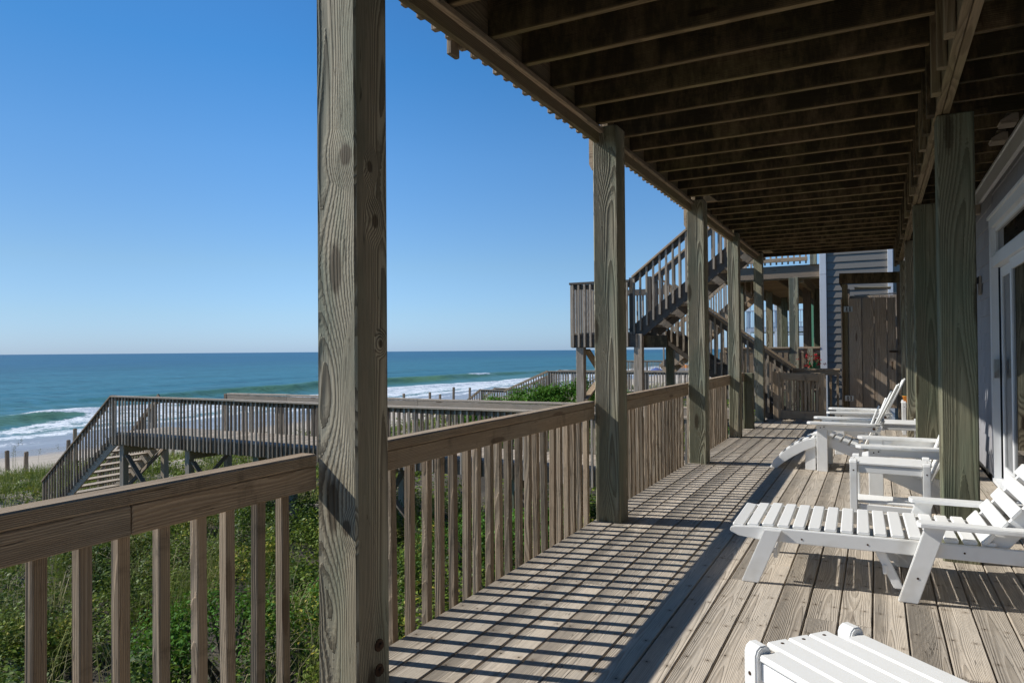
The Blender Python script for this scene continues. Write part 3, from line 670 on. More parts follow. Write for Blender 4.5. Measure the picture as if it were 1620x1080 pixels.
for xp in (-16.2, -13.85, -11.7, -8.6, -5.6, -2.9):
    vert(bw, 'support_post', 'post_dk' if xp > -12 else 'grey', xp, B0+.10, -3.2, BZ-.04, .14, .14); vert(bw, 'support_post', 'grey', xp-.25, B1-.09, -3.2, BZ-.04, .14, .14)
    piece(bw, 'cross_beam', 'rail', (xp+.09, B0+.02, BZ-.38), (xp+.09, B1, BZ-.38), .04, .2)
    piece(bw, 'brace', 'greydk', (xp+.15, B0+.08, -1.15), (xp+1.1, B0+.08, -2.1), .038, .12, (0, 1, 0)) if xp < -5 else None
    piece(bw, 'brace', 'greydk', (xp-.1, B0+.2, -2.0), (xp-.1, B1-.1, -1.05), .038, .12, (1, 0, 0))
for xp in (-16.42, -14.25): vert(bw, 'rail_post', 'greydk', xp, B0-.01 if xp < -16 else B1, BZ-.3, RZ+.0, .09, .09)
# far rail corner and beach stairs
SX0, SX1, SZ0, SZ1 = -16.45, -19.35, BZ, -2.92
for yy in (B0+.0, B1-.05): piece(bw, 'stringer', 'grey', (SX0+.1, yy, SZ0-.14), (SX1, yy, SZ1-.14), .04, .29)
for i in range(12):
    f = (i+.5)/12
    piece(bw, 'tread', 'grey', (SX0+(SX1-SX0)*f, B0+.02, SZ0+(SZ1-SZ0)*f-.06), (SX0+(SX1-SX0)*f, B1-.07, SZ0+(SZ1-SZ0)*f-.06), .28, .036)
for yy, o in ((B0-.02, -1), (B1-.03, 1)):
    SX0 = -16.45 if o < 0 else -16.75
    piece(bw, 'handrail', 'greydk', (SX0, yy+o*.02, SZ0+(.90 if o < 0 else .72)), (SX1, yy+o*.02, SZ1+.90), .10, .036); piece(bw, 'handrail', 'greydk', (SX0, yy, SZ0+.82), (SX1, yy, SZ1+.82), .036, .09)
    for k in range(24):
        f = (k+.5)/24; vert(bw, 'baluster', 'greydk' if k % 3 else 'grey', SX0+(SX1-SX0)*f, yy+o*.035, SZ0+(SZ1-SZ0)*f-.2, SZ0+(SZ1-SZ0)*f+.86, .036, .036, .003, .003)
    vert(bw, 'newel_post', 'greydk', SX1+.05, yy, -3.3, SZ1+.95, .09, .09)
# platform and steps joining the deck gate opening
for k in range(7): piece(bw, 'step_plank', 'grey', (-2.0-.0, 12.15+k*.146, BZ-.02), (-3.5, 12.15+k*.146, BZ-.02), .141, .036)
for i in range(3): piece(bw, 'step_tread', 'grey', (-2.08-i*.28, 12.05, -.16-i*.155), (-2.08-i*.28, 13.0, -.16-i*.155), .27, .038)

# ------------------------------------------------------------------ fence posts on the dune toe
FP = [(14.62, -2.30), (15.20, -2.43), (17.05, -1.73), (16.8, -2.17), (21.56, -2.75), (20.55, -1.7), (39.5, -1.62), (42.7, -1.70), (43.9, -1.93), (45.8, -1.50), (48.2, -1.66)]
FL = ['sandy fence post at the far left edge, taller of the left pair', 'thinner fence post right of the left edge pair on the beach', 'tall fence post rising behind the beach stair handrail',
      'shorter fence post beside the tall one behind the beach stair', 'short fence post seen under the boardwalk near its stairs', 'fence post seen through the boardwalk balusters above the stairs',
      'low fence post just right of the big front post', 'short fence post, left of a close pair by the surf', 'shorter fence post, right of a close pair by the surf', 'tall leaning fence post beside the wet sand', 'straight fence post nearest the green bush']
for (y, zt), lb in zip(FP, FL):
    g = float(gz(-29, y)); t = thing('fence_post', lb, 'post', (-29, y, g), 'weathered fence posts along the dune')
    q = piece(t, 'post_timber', 'greydk', (-29, y, g-.4), (-29+random.uniform(-.05, .05), y+random.uniform(-.06, .06), zt), .13 if y < 30 else .16, .13 if y < 30 else .16, (0, 1, 0), .03)

# ------------------------------------------------------------------ furniture
def side_table(name, label, W=.50, D=.38, H=.455, n=5, group='white slatted side tables'):
    t = thing(name, label, 'side table', (0, 0, 0), group)
    for sx_ in (-1, 1):
        for sy_ in (-1, 1):
            x, y = sx_*(W/2-.03), sy_*(D/2-.028)
            prof = [(-.028, 0), (.028, 0), (.028, H-.005), (.022, H+.010), (.010, H+.019), (-.010, H+.019), (-.022, H+.010), (-.028, H-.005)]
            o = prism(t, 'leg', 'white', [(y+a, b) for a, b in prof], x-.025, x+.025, 'x')
            s = lathe(t, 'screw', 'rust', [(.0055, -.001), (.0055, .001)], (0, 0, 0), 8, False)
            s.matrix_basis = Matrix.Translation((x+sx_*.0255, y, H-.06)) @ Matrix.Rotation(R(90), 4, 'Y')
            s2 = lathe(t, 'screw', 'rust', [(.0055, -.001), (.0055, .001)], (0, 0, 0), 8, False)
            s2.matrix_basis = Matrix.Translation((x, y+sy_*.0285, H-.06)) @ Matrix.Rotation(R(90), 4, 'X')
    sw = (D-.012)/n
    for k in range(n):
        y = -D/2+.006+sw*(k+.5); e = W/2-.058 if k in (0, n-1) else W/2+.004
        s = piece(t, 'top_slat', 'white', (-e, y, H-.010), (e, y, H-.010), sw-.006, .02, ch=.005)
        if 0 < k < n-1:
            for xx in (-.9, .9): lathe(s, 'screw', 'rust', [(.005, -.0008), (.005, .0008)], (xx*e, y, H+.0005), 8, False)
    for s_ in (-1, 1):
        piece(t, 'apron', 'white', (-W/2+.056, s_*(D/2-.028), H-.05), (W/2-.056, s_*(D/2-.028), H-.05), .02, .055, ch=.004)
        piece(t, 'apron', 'white', (s_*(W/2-.03), -D/2+.057, H-.05), (s_*(W/2-.03), D/2-.057, H-.05), .02, .055, ch=.004)
        piece(t, 'shelf_rail', 'white', (-W/2+.056, s_*(D/2-.028), .12), (W/2-.056, s_*(D/2-.028), .12), .02, .05, ch=.004)
    for k in range(n-1):
        y = -D/2+.05+(D-.1)/(n-1)*(k+.5)
        piece(t, 'shelf_slat', 'white', (-W/2+.01, y, .156), (W/2-.01, y, .156), (D-.1)/(n-1)-.008, .018, ch=.004)
    return t
tF = side_table('side_table', 'white slatted side table in the near corner, its top seen from above', .52, .40, .455)
a = math.atan2(-.66, .75)
place(tF, (-.205+.76*.23+.01, 2.21-.65*.23-.015, 0), a)
tE = side_table('side_table', 'white side table between the lounge chair and the near adirondack chair', .53, .36, .455); place(tE, (.078, 5.95, 0), R(-2))
tAB = side_table('side_table', 'white side table standing between the two far adirondack chairs', .47, .46, .46); place(tAB, (.20, 9.07, 0), R(2))
tT = side_table('side_table', 'white side table far along the deck with orange toy on top', .55, .40, .48); place(tT, (.60, 12.1, 0), 0)

def adirondack(label):
    t = thing('adirondack_chair', label, 'armchair', (0, 0, 0), 'white adirondack chairs')
    for s in (-1, 1):
        piece(t, 'front_leg', 'white', (.055, s*.285, 0), (.055, s*.285, .498), .026, .105, (1, 0, 0), .004)
        piece(t, 'leg_support', 'white', (.055, s*.262, .0), (.055, s*.262, .40), .020, .075, (1, 0, 0), .004)
        prism(t, 'stringer', 'white', [(-.04, .325), (-.035, .36), (.02, .372), (.12, .352), (.45, .225), (.86, .03), (.86, 0), (.74, 0), (.42, .125), (.10, .262), (.0, .29)], s*.238-.012, s*.238+.012)
        arm = [(-.09, .0), (-.085, -.045), (-.05, -.065), (.30, -.06), (.56, -.035), (.62, -.01), (.62, .035), (.56, .05), (-.05, .055), (-.085, .04)]
        prism(t, 'arm', 'white', [(u, s*(.315-v*-1. if False else .315)+v*s*-1) for u, v in arm], .498, .522, 'z')
        piece(t, 'arm_apron', 'white', (.09, s*.318, .467), (.56, s*.326, .467), .02, .06, ch=.004)
        prism(t, 'arm_bracket', 'white', [(.11, .36), (.11, .496), (.19, .496), (.16, .44)], s*.285-.011, s*.285+.011)
        for x, z in ((.04, .46), (.075, .47)):
            b = lathe(t, 'bolt', 'rust', [(.006, -.001), (.006, .001)], (0, 0, 0), 8, False); b.matrix_basis = Matrix.Translation((x, s*.2985, z)) @ Matrix.Rotation(R(90), 4, 'X')
        b = lathe(t, 'bolt', 'rust', [(.014, -.002), (.012, .003)], (0, 0, 0), 10, False); b.matrix_basis = Matrix.Translation((.545, s*.352, .474)) @ Matrix.Rotation(R(90), 4, 'X')
    line = [(-.02, .384), (.05, .390), (.12, .366), (.195, .336), (.27, .307), (.345, .278), (.42, .25)]
    for i, (x, z) in enumerate(line):
        d = Vector((1, 0, -.38 if i > 1 else (.25 if i == 0 else -.1)))
        piece(t, 'seat_slat', 'white', (x, -.262, z), (x, .262, z), .062, .02, d.cross(Vector((0, 1, 0)))*-1, .004)
    dirn = Vector((.40, 0, .84)).normalized(); nrm = Vector((dirn.z, 0, -dirn.x))
    base = Vector((.43, 0, .20))
    for k in range(-3, 4):
        L_ = .80-.018*k*k-.0025*k**4*.6
        b0 = base+Vector((-.003*k*k, k*.072, 0)); b1 = b0+dirn*L_+Vector((-.0055*k*k, k*.020, 0))
        piece(t, 'back_slat', 'white', b0, b1, .066, .02, nrm, .006)
    for z, L_, xo in ((.34, .25, .535), (.475, .335, .60)): piece(t, 'back_rail', 'white', (xo, -L_, z), (xo, L_, z), .03, .07, dirn)
    return t
cA = adirondack('white adirondack chair with its ottoman, facing the sea by the far side table')
cB = copy_tree(cA); cB['label'] = 'white adirondack chair farthest along the deck, beyond the far side table'
cD = copy_tree(cA); cD['label'] = 'white adirondack chair behind the dark green post, beside the glass door'
place(cA, (-.565, 8.36, 0), R(-2)); place(cB, (-.47, 9.72, 0), R(1)); place(cD, (-.07, 6.60, 0), R(0))
ot = thing('curved_ottoman', 'white curved slatted ottoman in front of an adirondack chair', 'footrest', (0, 0, 0))
arc = [(0, .0), (.04, .075), (.12, .17), (.22, .25), (.33, .31), (.44, .345)]
for s in (-1, 1):
    prism(ot, 'side_plate', 'white', arc+[(.455, .33), (.455, .255), (.33, .20), (.22, .13), (.12, .055), (.06, 0)], s*.263-.012, s*.263+.012)
    piece(ot, 'leg', 'white', (.40, s*.235, 0), (.40, s*.235, .335), .026, .10, (1, 0, 0))
for i in range(7):
    f = i/6*4.7+.25; k = int(f); u = f-k; a, b = Vector((arc[k][0], 0, arc[k][1])), Vector((arc[k+1][0], 0, arc[k+1][1]))
    p = a.lerp(b, u); d = (b-a).normalized(); nn = Vector((-d.z, 0, d.x))
    piece(ot, 'slat', 'white', p+nn*.000+Vector((0, -.249, 0)), p+nn*.000+Vector((0, .249, 0)), .055, .024, nn, .004)
piece(ot, 'stretcher', 'white', (.40, -.24, .12), (.40, .24, .12), .02, .06)
place(ot, (-1.03, 8.37, 0), R(-2))

# chaise longue; local x runs from foot to head
cl = thing('lounge_chair', 'long white slatted lounge chair with raised back in the right foreground', 'lounge chair', (0, 0, 0))
W2 = .298
for s in (-1, 1):
    prism(cl, 'side_rail', 'white', [(-.08, .268), (-.075, .29), (-.05, .297), (.05, .305), (1.88, .318), (1.88, .243), (.10, .232), (-.03, .245)], s*W2-.013, s*W2+.013)
    for x0, x1, z1, nm in ((.03, .155, .30, 'front_leg'), (.80, .925, .392, 'arm_post'), (1.72, 1.62, .392, 'rear_leg')):
        prism(cl, nm, 'white', [(x0-.046, 0), (x0+.046, 0), (x1+.046, z1), (x1-.046, z1)], s*(W2+.027)-.0125, s*(W2+.027)+.0125)
    prism(cl, 'arm', 'white', [(.845, s*.285), (.86, s*.27), (1.25, s*.275), (1.45, s*.285), (1.72, s*.285), (1.74, s*.30), (1.74, s*.355), (1.25, s*.365), (.86, s*.365), (.845, s*.35)], .392, .416, 'z')
    for x, z in ((.30, .26), (.62, .268), (1.05, .275)):
        b = lathe(cl, 'bolt', 'rust', [(.005, -.001), (.005, .001)], (0, 0, 0), 8, False); b.matrix_basis = Matrix.Translation((x, s*(W2+.0138), z)) @ Matrix.Rotation(R(90), 4, 'X')
    b = lathe(cl, 'bolt', 'rust', [(.006, -.001), (.006, .001)], (0, 0, 0), 8, False); b.matrix_basis = Matrix.Translation((.845, s*(W2+.0402), .13)) @ Matrix.Rotation(R(90), 4, 'X')
    prism(cl, 'leg_brace', 'white', [(.74, .045), (.79, .045), (.70, .235), (.65, .235)], s*.262-.01, s*.262+.01)
x = -.035
i = 0
while x < 1.16:
    z = .302+.0075*x if x > .06 else .298-.012*(.06-x)/.1
    piece(cl, 'seat_slat', 'white', (x, -W2+.012, z+.012), (x, W2-.012, z+.012), .0615, .02, (.12 if x < .02 else -.01, 0, 1), .005); x += .0795
bd = Vector((.63, 0, .777)); bn = Vector((-bd.z, 0, bd.x)); b0 = Vector((1.145, 0, .30))
for s in (-1, 1):
    piece(cl, 'back_stringer', 'white', b0+Vector((0, s*.248, 0))-bn*.03+bd*-.04, b0+Vector((0, s*.248, 0))-bn*.03+bd*.80, .024, .085, bn)
    piece(cl, 'back_prop', 'white', Vector((1.62, s*.21, .27)), b0+Vector((0, s*.21, 0))+bd*.42-bn*.07, .022, .055, (0, 1, 0))
for k in range(9): piece(cl, 'back_slat', 'white', b0+bd*(.045+k*.0885)+Vector((0, -.29, 0))+bn*.02, b0+bd*(.045+k*.0885)+Vector((0, .29, 0))+bn*.02, .068, .02, bn, .005)
piece(cl, 'stretcher', 'white', (.16, -.28, .16), (.16, .28, .16), .02, .05); piece(cl, 'stretcher', 'white', (1.66, -.28, .16), (1.66, .28, .16), .02, .05); piece(cl, 'stretcher', 'white', (.70, -.28, .14), (.70, .28, .14), .02, .05)
place(cl, (-.68, 4.42, 0), R(1.2))

# toys on the far table
bk = thing('toy_bucket', 'small orange toy bucket on the far white side table', 'toy', (.39, 12.02, .48))
lathe(bk, 'bucket_body', 'orange', [(.038, 0), (.052, .085), (.058, .088), (.056, .094), (.046, .09), (.035, .01)], (.39, 12.02, .48), 18); piece(bk, 'bucket_handle', 'dkgreen', (.335, 12.02, .575), (.445, 12.02, .575), .008, .008)
tk = thing('toy_truck', 'small green toy truck on the lower shelf of the far side table', 'toy', (.62, 12.08, .165))
piece(tk, 'truck_bed', 'green', (.56, 12.08, .225), (.66, 12.08, .225), .09, .07, ch=.008); piece(tk, 'truck_cab', 'dkgreen', (.665, 12.08, .215), (.72, 12.08, .215), .08, .08, ch=.01)
for x in (.58, .69):
    for y in (12.035, 12.125):
        w = lathe(tk, 'wheel', 'dark', [(.02, -.01), (.024, -.006), (.024, .006), (.02, .01)], (0, 0, 0), 12); w.matrix_basis = WM[tk.name].inverted() @ Matrix.Translation((x, y, .19)) @ Matrix.Rotation(R(90), 4, 'X')

# ------------------------------------------------------------------ neighbouring house and its deck
nh = thing('neighbour_house', 'dark grey lap sided house beyond the shower with pale corner boards', 'house', (-.3, 19, 0))
NY = 17.0
wallbox(-.96, NY+.03, -2.2, .23, 24, 6.5, 'wall_core', 'siding', nh)
z = -2.0
while z < 6.4:
    o = piece(nh, 'siding_board', 'siding', (-.965, NY+.012, z+.085), (.235, NY+.012, z+.085), .012, .19, (0, .115, 1), .001)
    z += .1577
V = []; Fs = []
for k in range(54):
    z = -2.0+k*.1577; i = len(V)
    V += [(-.99, NY+.1, z), (-.99, 24, z), (-.972, 24, z+.157), (-.972, NY+.1, z+.157)]; Fs += [(i, i+1, i+2, i+3)]
setp(poly(nh, 'siding_courses', 'siding', V, Fs), kind='stuff')
vert(nh, 'corner_board', 'trim', -1.035, NY-.012, -2.0, 2.93, .135, .052, .003); vert(nh, 'corner_board', 'trim', -1.035, NY-.014, 2.935, 6.5, .135, .052, .003)
vert(nh, 'corner_board', 'trim', -1.09, NY+.07, -2.0, 6.5, .022, .115, .003)
vert(nh, 'corner_board', 'trim', .285, NY-.02, -2.0, 6.5, .10, .06, .003)
z = -1.0
while z < 6.0:
    for k in range(3):
        piece(nh, 'shingle', 'beige', (.42+k*.2, NY+.0, z), (.42+k*.2, NY+.012, z+.2), .194, .012, (0, 1, 0), .001)
    z += .178
wallbox(.33, NY+.02, -2.2, 1.2, 24, 6.5, 'wing_core', 'beige', nh)
nd = thing('neighbour_deck', 'raised wooden deck on posts attached to the grey neighbouring house', 'deck', (-3, 19, 0))
NZ = 3.19
piece(nd, 'rim_beam', 'greydk', (-3.2, NY+.1, 3.04), (-1.11, NY+.1, 3.04), .05, .285); piece(nd, 'rim_beam', 'beam', (-3.2, NY+.16, 2.885), (-1.11, NY+.16, 2.885), .10, .03)
for k in range(97): piece(nd, 'deck_board', 'under', (-3.15 if NY+.2+k*.146 > 17.5 else -3.15, NY+.2+k*.146, 3.16), (-1.10, NY+.2+k*.146, 3.16), .14, .036, ch=.002)
for x in (-3.1, -2.1): piece(nd, 'joist', 'beam', (x, NY+.2, 3.03), (x, 31.3, 3.03), .04, .2)
piece(nd, 'cross_beam', 'beam', (-1.5, NY+.2, 2.90), (-1.5, 31.3, 2.90), .09, .22); piece(nd, 'cross_beam', 'beam', (-3.15, NY+.2, 2.94), (-3.15, 31.3, 2.94), .09, .2)
for x, y, m, w in ((-1.65, NY+.08, 'post', .19), (-1.61, 20, 'greydk', .19), (-1.40, 20.6, 'post_dk', .17), (-3.05, 18.5, 'post', .17), (-2.68, 21.0, 'post', .17), (-2.55, 23.5, 'post_dk', .17), (-1.62, 23.5, 'greydk', .17), (-3.1, 27.0, 'post', .17), (-3.0, 31.0, 'greydk', .17)):
    vert(nd, 'support_post', m, x, y, -2.6, 2.9, w, w)
for k in range(16): vert(nd, 'baluster', 'bal', -3.14+k*.1255, NY+.04, NZ+.02, NZ+1.0, .036, .036, .002, .003)
piece(nd, 'rail_board', 'rail', (-3.2, NY+.02, NZ+.12), (-1.35, NY+.02, NZ+.12), .04, .09); piece(nd, 'cap_board', 'rail', (-3.2, NY+.05, NZ+1.0), (-1.1, NY+.05, NZ+1.0), .14, .04)
vert(nd, 'rail_post', 'post', -1.23, NY+.06, NZ-.02, NZ+1.05, .14, .14)
# lower rail of the neighbour
piece(nd, 'lower_cap', 'rail', (-3.2, NY+.02, 1.31), (-1.74, NY+.02, 1.31), .14, .04); piece(nd, 'lower_rail', 'rail', (-3.2, NY+.02, 1.245), (-1.75, NY+.02, 1.245), .04, .09)
piece(nd, 'lower_cap', 'rail', (-1.55, NY+.02, 1.31), (-1.11, NY+.02, 1.31), .14, .04); piece(nd, 'lower_rail', 'rail', (-1.55, NY+.02, 1.24), (-1.11, NY+.02, 1.24), .04, .09)
for k in range(16): vert(nd, 'lower_baluster', 'greydk', -3.15+k*.1255, NY+.05, .2, 1.22, .036, .036, .002, .003)
vert(nd, 'rail_post', 'post', -1.31, NY+.0, -.1, 1.29, .11, .11)
for k in range(24): piece(nd, 'lower_plank', 'greydk', (-4.0, NY+.1+k*.146, .33), (-1.1, NY+.1+k*.146, .33), .14, .036, ch=.002)
piece(nd, 'lower_skirt', 'greydk', (-4.0, 20.6, .75), (-1.1, 20.6, .75), .04, .9)
# neighbour stair
ns = thing('neighbour_stairs', 'distant wooden stair flight rising to the neighbouring deck', 'staircase', (-3.2, 19, 0))
for yy in (18.9, 19.9):
    piece(ns, 'stringer', 'rail', (-5.2, yy, .75), (-2.9, yy, 2.75), .05, .30); piece(ns, 'handrail', 'rail', (-5.2, yy, 1.80), (-2.9, yy, 3.80), .09, .10)
    for k in range(17): vert(ns, 'baluster', 'grey', -5.15+k*.135, yy-.04, .85+k*.1174, 1.80+k*.1174, .036, .036, .002)
for k in range(10): piece(ns, 'tread', 'grey', (-5.1+k*.23, 18.92, .85+k*.2), (-5.1+k*.23, 19.88, .85+k*.2), .26, .04)
# flowers
fw = thing('red_flowers', 'red flowers beside the white corner board of the grey house', 'flowers', (-1.25, NY-.25, .75))
lathe(fw, 'flower_pot', 'greydk', [(.09, -.55), (.13, -.15), (.14, -.13), (.12, -.13)], (-1.25, NY-.25, .95), 14)
V = []; Fs = []
for k in range(26):
    c = Vector((-1.25+random.gauss(0, .10), NY-.25+random.gauss(0, .07), 1.0+random.uniform(-.12, .16)))
    for p in range(5):
        a = p*1.257+k; d = Vector((math.cos(a), math.sin(a)*.6, math.sin(a)*.8+.2))*.045; i = len(V); q = d.cross(Vector((.3, .5, .8))).normalized()*.018
        V += [c, c+d*.6+q, c+d, c+d*.6-q]; Fs += [(i, i+1, i+2, i+3)]
setp(poly(fw, 'petals', 'redflower', V, Fs), kind='stuff')
V = []; Fs = []
for k in range(40):
    a = random.uniform(0, 6.3); c = Vector((-1.25, NY-.25, .8)); e = c+Vector((math.cos(a)*.15, math.sin(a)*.1, random.uniform(.02, .3))); i = len(V); q = Vector((math.sin(a), -math.cos(a), .3))*.02
    V += [c, e*.5+c*.5+q, e, e*.5+c*.5-q]; Fs += [(i, i+1, i+2, i+3)]
setp(poly(fw, 'leaves', 'dkgreen', V, Fs), kind='stuff')

# houses farther along the shore
def far_house(label, x0, x1, y, z0, z1, mat, zf, d=9, rail=True):
    t = thing('shore_house', label, 'house', ((x0+x1)/2, y, z0), 'houses farther along the shore')
    wallbox(x0, y, z0, x1, y+d, z1, 'wall', mat, t)
    prism(t, 'roof', 'roofing', [(x0-.5, z1), (x1+.5, z1), ((x0+x1)/2, z1+2.2)], y-.5, y+d+.5)
    n = max(2, int((x1-x0)/1.6))
    for f in (zf+.9, zf+3.6):
        if f+1.3 > z1: continue
        for k in range(n):
            xc = x0+(x1-x0)*(k+.5)/n
            w = piece(t, 'window', 'trim', (xc, y-.04, f), (xc, y-.04, f+1.4), 1.0, .06, (0, 1, 0), .005); piece(w, 'pane', 'glass', (xc, y-.075, f+.08), (xc, y-.075, f+1.32), .84, .02, (0, 1, 0), 0)
    for xx in np.linspace(x0-3.2, x0, 3): vert(t, 'porch_post', 'trim', float(xx), y+.1, z0, zf+3, .2, .2)
    wallbox(x0-3.4, y, zf-.3, x0, y+4, zf, 'porch_floor', 'palewall', t)
    if rail:
        piece(t, 'porch_rail', 'palewall', (x0-3.4, y, zf+1.0), (x0, y, zf+1.0), .08, .08)
        for k in range(26): vert(t, 'porch_baluster', 'palewall', x0-3.35+k*.13, y, zf, zf+1.0, .04, .04, 0)
    return t
far_house('bright green house glimpsed between the neighbouring deck posts', -3.75, 3, 45, -2.2, 4.6, 'greenwall', 2.6)
far_house('pale blue house glimpsed beyond the green house porch', -6.2, 2, 78, -2.2, 7.5, 'palewall', 3.0)

# ------------------------------------------------------------------ farther boardwalks
def far_walk(label, y, x0, x1, rz, steps):
    t = thing('far_boardwalk', label, 'boardwalk', (x0, y, rz-.9), 'boardwalks farther along the beach')
    fz = rz-.92
    piece(t, 'walk_floor', 'grey', (x0, y+.8, fz), (x1, y+.8, fz), 1.5, .05, ch=0); piece(t, 'rim_joist', 'greydk', (x0, y, fz-.12), (x1, y, fz-.12), .04, .22, ch=0)
    for yy in (y, y+1.6):
        piece(t, 'cap_board', 'grey', (x0, yy, rz), (x1, yy, rz), .14, .04); piece(t, 'rail_board', 'greydk', (x0, yy, rz-.07), (x1, yy, rz-.07), .04, .09)
    x = x0
    while x < x1:
        vert(t, 'baluster', 'grey', x+.04, y-.03, fz-.2, rz-.03, .045, .04, 0)
        if random.random() < .8: vert(t, 'baluster', 'greydk', x+.1, y+1.63, fz-.2, rz-.03, .045, .04, 0)
        x += .135
    for xx in np.arange(x0+.1, x1, 2.4): vert(t, 'support_post', 'greydk', float(xx), y+.05, -3.4, rz, .14, .14, 0)
    if steps:
        L_, D_ = steps
        for yy in (y, y+1.6):
            piece(t, 'stringer', 'greydk', (x0, yy, fz-.1), (x0-L_, yy, fz-.1-D_), .05, .3, ch=0); piece(t, 'handrail', 'rail', (x0, yy, rz), (x0-L_, yy, rz-D_), .10, .10, ch=0)
            for k in range(int(L_/.135)): vert(t, 'baluster', 'greydk', x0-.07-k*.135, yy-.03, fz-.2-k*.135*D_/L_, rz-.04-k*.135*D_/L_, .045, .04, 0)
        for k in range(int(D_/.19)): piece(t, 'tread', 'grey', (x0-.12-k*.19*L_/D_, y+.05, fz-.12-k*.19), (x0-.12-k*.19*L_/D_, y+1.55, fz-.12-k*.19), .26, .04, ch=0)
    return t
far_walk('second boardwalk with stairs, seen above the green bush', 31, -14.2, -3.0, .27, (2.4, 1.0))
far_walk('lower boardwalk landing with stairs, left of the green bush', 31.4, -18.2, -16.7, -.72, (2.2, 1.6))
far_walk('boardwalk farthest along the shore, low behind the second boardwalk', 62, -21, -8, .25, (3, 2))
for (x, y, mat, lb) in ((-27, 95, 'blue', 'small blue beach umbrella seen through the second boardwalk balusters'), (-29, 120, 'orange', 'small orange beach umbrella far along the sand'), (-33, 104, 'umbwhite', 'small white beach umbrella far along the sand')):
    g = float(gz(x, y)); t = thing('beach_umbrella', lb, 'umbrella', (x, y, g), 'beach umbrellas far along the sand')
    lathe(t, 'pole', 'trim', [(.03, 0), (.03, 2.2)], (x, y, g), 8); lathe(t, 'canopy', mat, [(1.15, 1.75), (.9, 1.98), (.5, 2.2), (.05, 2.32)], (x, y, g), 10, False)

# ------------------------------------------------------------------ vegetation
def leaves(C, N, size, tint, aspect=.5, fold=.25):
    """C centres, N unit normals, returns diamond leaves"""
    n = len(C); A = rng.normal(size=(n, 3)); A -= (A*N).sum(1, keepdims=True)*N; A /= np.linalg.norm(A, axis=1, keepdims=True)+1e-9
    B = np.cross(N, A); s = (size*np.ones(n))[:, None]
    V = np.stack([C-A*s*.5, C+B*s*.5*aspect+N*s*fold*.5, C+A*s*.5, C-B*s*.5*aspect+N*s*fold*.5], 1).reshape(-1, 3)
    i = np.arange(n)*4
    return V, np.stack([i, i+1, i+2, i+3], 1), np.repeat(tint, 4)
def unit(v): return v/(np.linalg.norm(v, axis=1, keepdims=True)+1e-9)
def mound_leaves(cx, cy, rad, hgt, nl, size, tbase):
    """leafy mounds on the dune: leaves round each centre, denser outward"""
    k = np.repeat(np.arange(len(cx)), nl); n = len(k)
    d = unit(rng.normal(size=(n, 3))); d[:, 2] = np.abs(d[:, 2])
    rr = rng.uniform(.35, 1.08, n)**.6
    P = np.stack([cx[k]+d[:, 0]*rr*rad[k], cy[k]+d[:, 1]*rr*rad[k], np.zeros(n)], 1)
    P[:, 2] = gz(P[:, 0], P[:, 1])+d[:, 2]*rr*hgt[k]+.03
    N = unit(d*.7+np.array([-.15, -.1, .55])+rng.normal(size=(n, 3))*.5)
    t = np.clip(tbase[k]+rng.normal(0, .16, n), 0, 1)
    return leaves(P, N, size*rng.uniform(.6, 1.3, n), t, .58)
def join(parts):
    V = np.concatenate([p[0] for p in parts]); off = 0; F = []
    for p in parts: F.append(p[1]+off); off += len(p[0])
    return V, np.concatenate(F), np.concatenate([p[2] for p in parts])
def area(n, x0, x1, y0, y1): return rng.uniform(x0, x1, n), rng.uniform(y0, y1, n)
parts = []
cx, cy = area(620, -13.5, -2.1, -1, 14)
den = fbm(cx, cy, .55, 3, 5.); keep = den > -.75; cx, cy, den = cx[keep], cy[keep], den[keep]; n = len(cx)
hh = rng.uniform(.4, .85, n)*(1+.35*np.clip(den, -1, 1))
parts.append(mound_leaves(cx, cy, rng.uniform(.2, .48, n), hh, 300, .058, np.clip(.31+.3*fbm(cx, cy, .8, 2, 3.)+rng.normal(0, .16, n), 0, .95)))
cx, cy = area(1200, -13.5, -2.1, -1, 14); n = len(cx)
parts.append(mound_leaves(cx, cy, rng.uniform(.15, .35, n), rng.uniform(.08, .22, n), 45, .04, np.clip(.2+rng.normal(0, .15, n), 0, .7)))
cx, cy = area(1100, -25, -12, -2, 34)
keep = fbm(cx, cy, .5, 3, 8.) > -.05; cx, cy = cx[keep], cy[keep]; n = len(cx)
parts.append(mound_leaves(cx, cy, rng.uniform(.25, .6, n), rng.uniform(.12, .40, n), 80, .07, np.clip(.55+.2*fbm(cx, cy, .7, 2, 3.)+rng.normal(0, .12, n), 0, 1)))
cx, cy = area(500, -24, -2.5, 14, 60); n = len(cx)
parts.append(mound_leaves(cx, cy, rng.uniform(.5, 1.1, n), rng.uniform(.3, .8, n), 70, .13, np.clip(.35+rng.normal(0, .15, n), 0, .9)))
V, Fq, T = join(parts)
o = big_mesh('dune_shrubs', M['leaf'], V, Fq, T); setp(o, kind='stuff')
def blades(x, y, h, w, lean, tb):
    n = len(x); z = gz(x, y); a = rng.uniform(0, 6.283, n); ln = lean*rng.uniform(.2, 1., n)
    dx, dy = np.cos(a)*ln*h, np.sin(a)*ln*h; px, py = -np.sin(a)*w/2, np.cos(a)*w/2
    b = np.stack([x, y, z-.02], 1); m = b+np.stack([dx*.35, dy*.35, h*.62], 1); t = b+np.stack([dx, dy, h*(1-.45*ln)], 1)
    p = np.stack([px, py, 0*px], 1)
    V = np.stack([b-p, b+p, m-p*.8, m+p*.8, t-p*.12, t+p*.12], 1).reshape(-1, 3); i = np.arange(n)*6
    F = np.concatenate([np.stack([i, i+1, i+3, i+2], 1), np.stack([i+2, i+3, i+5, i+4], 1)])
    return V, F, np.repeat(np.clip(tb+rng.normal(0, .18, n), 0, 1), 6)
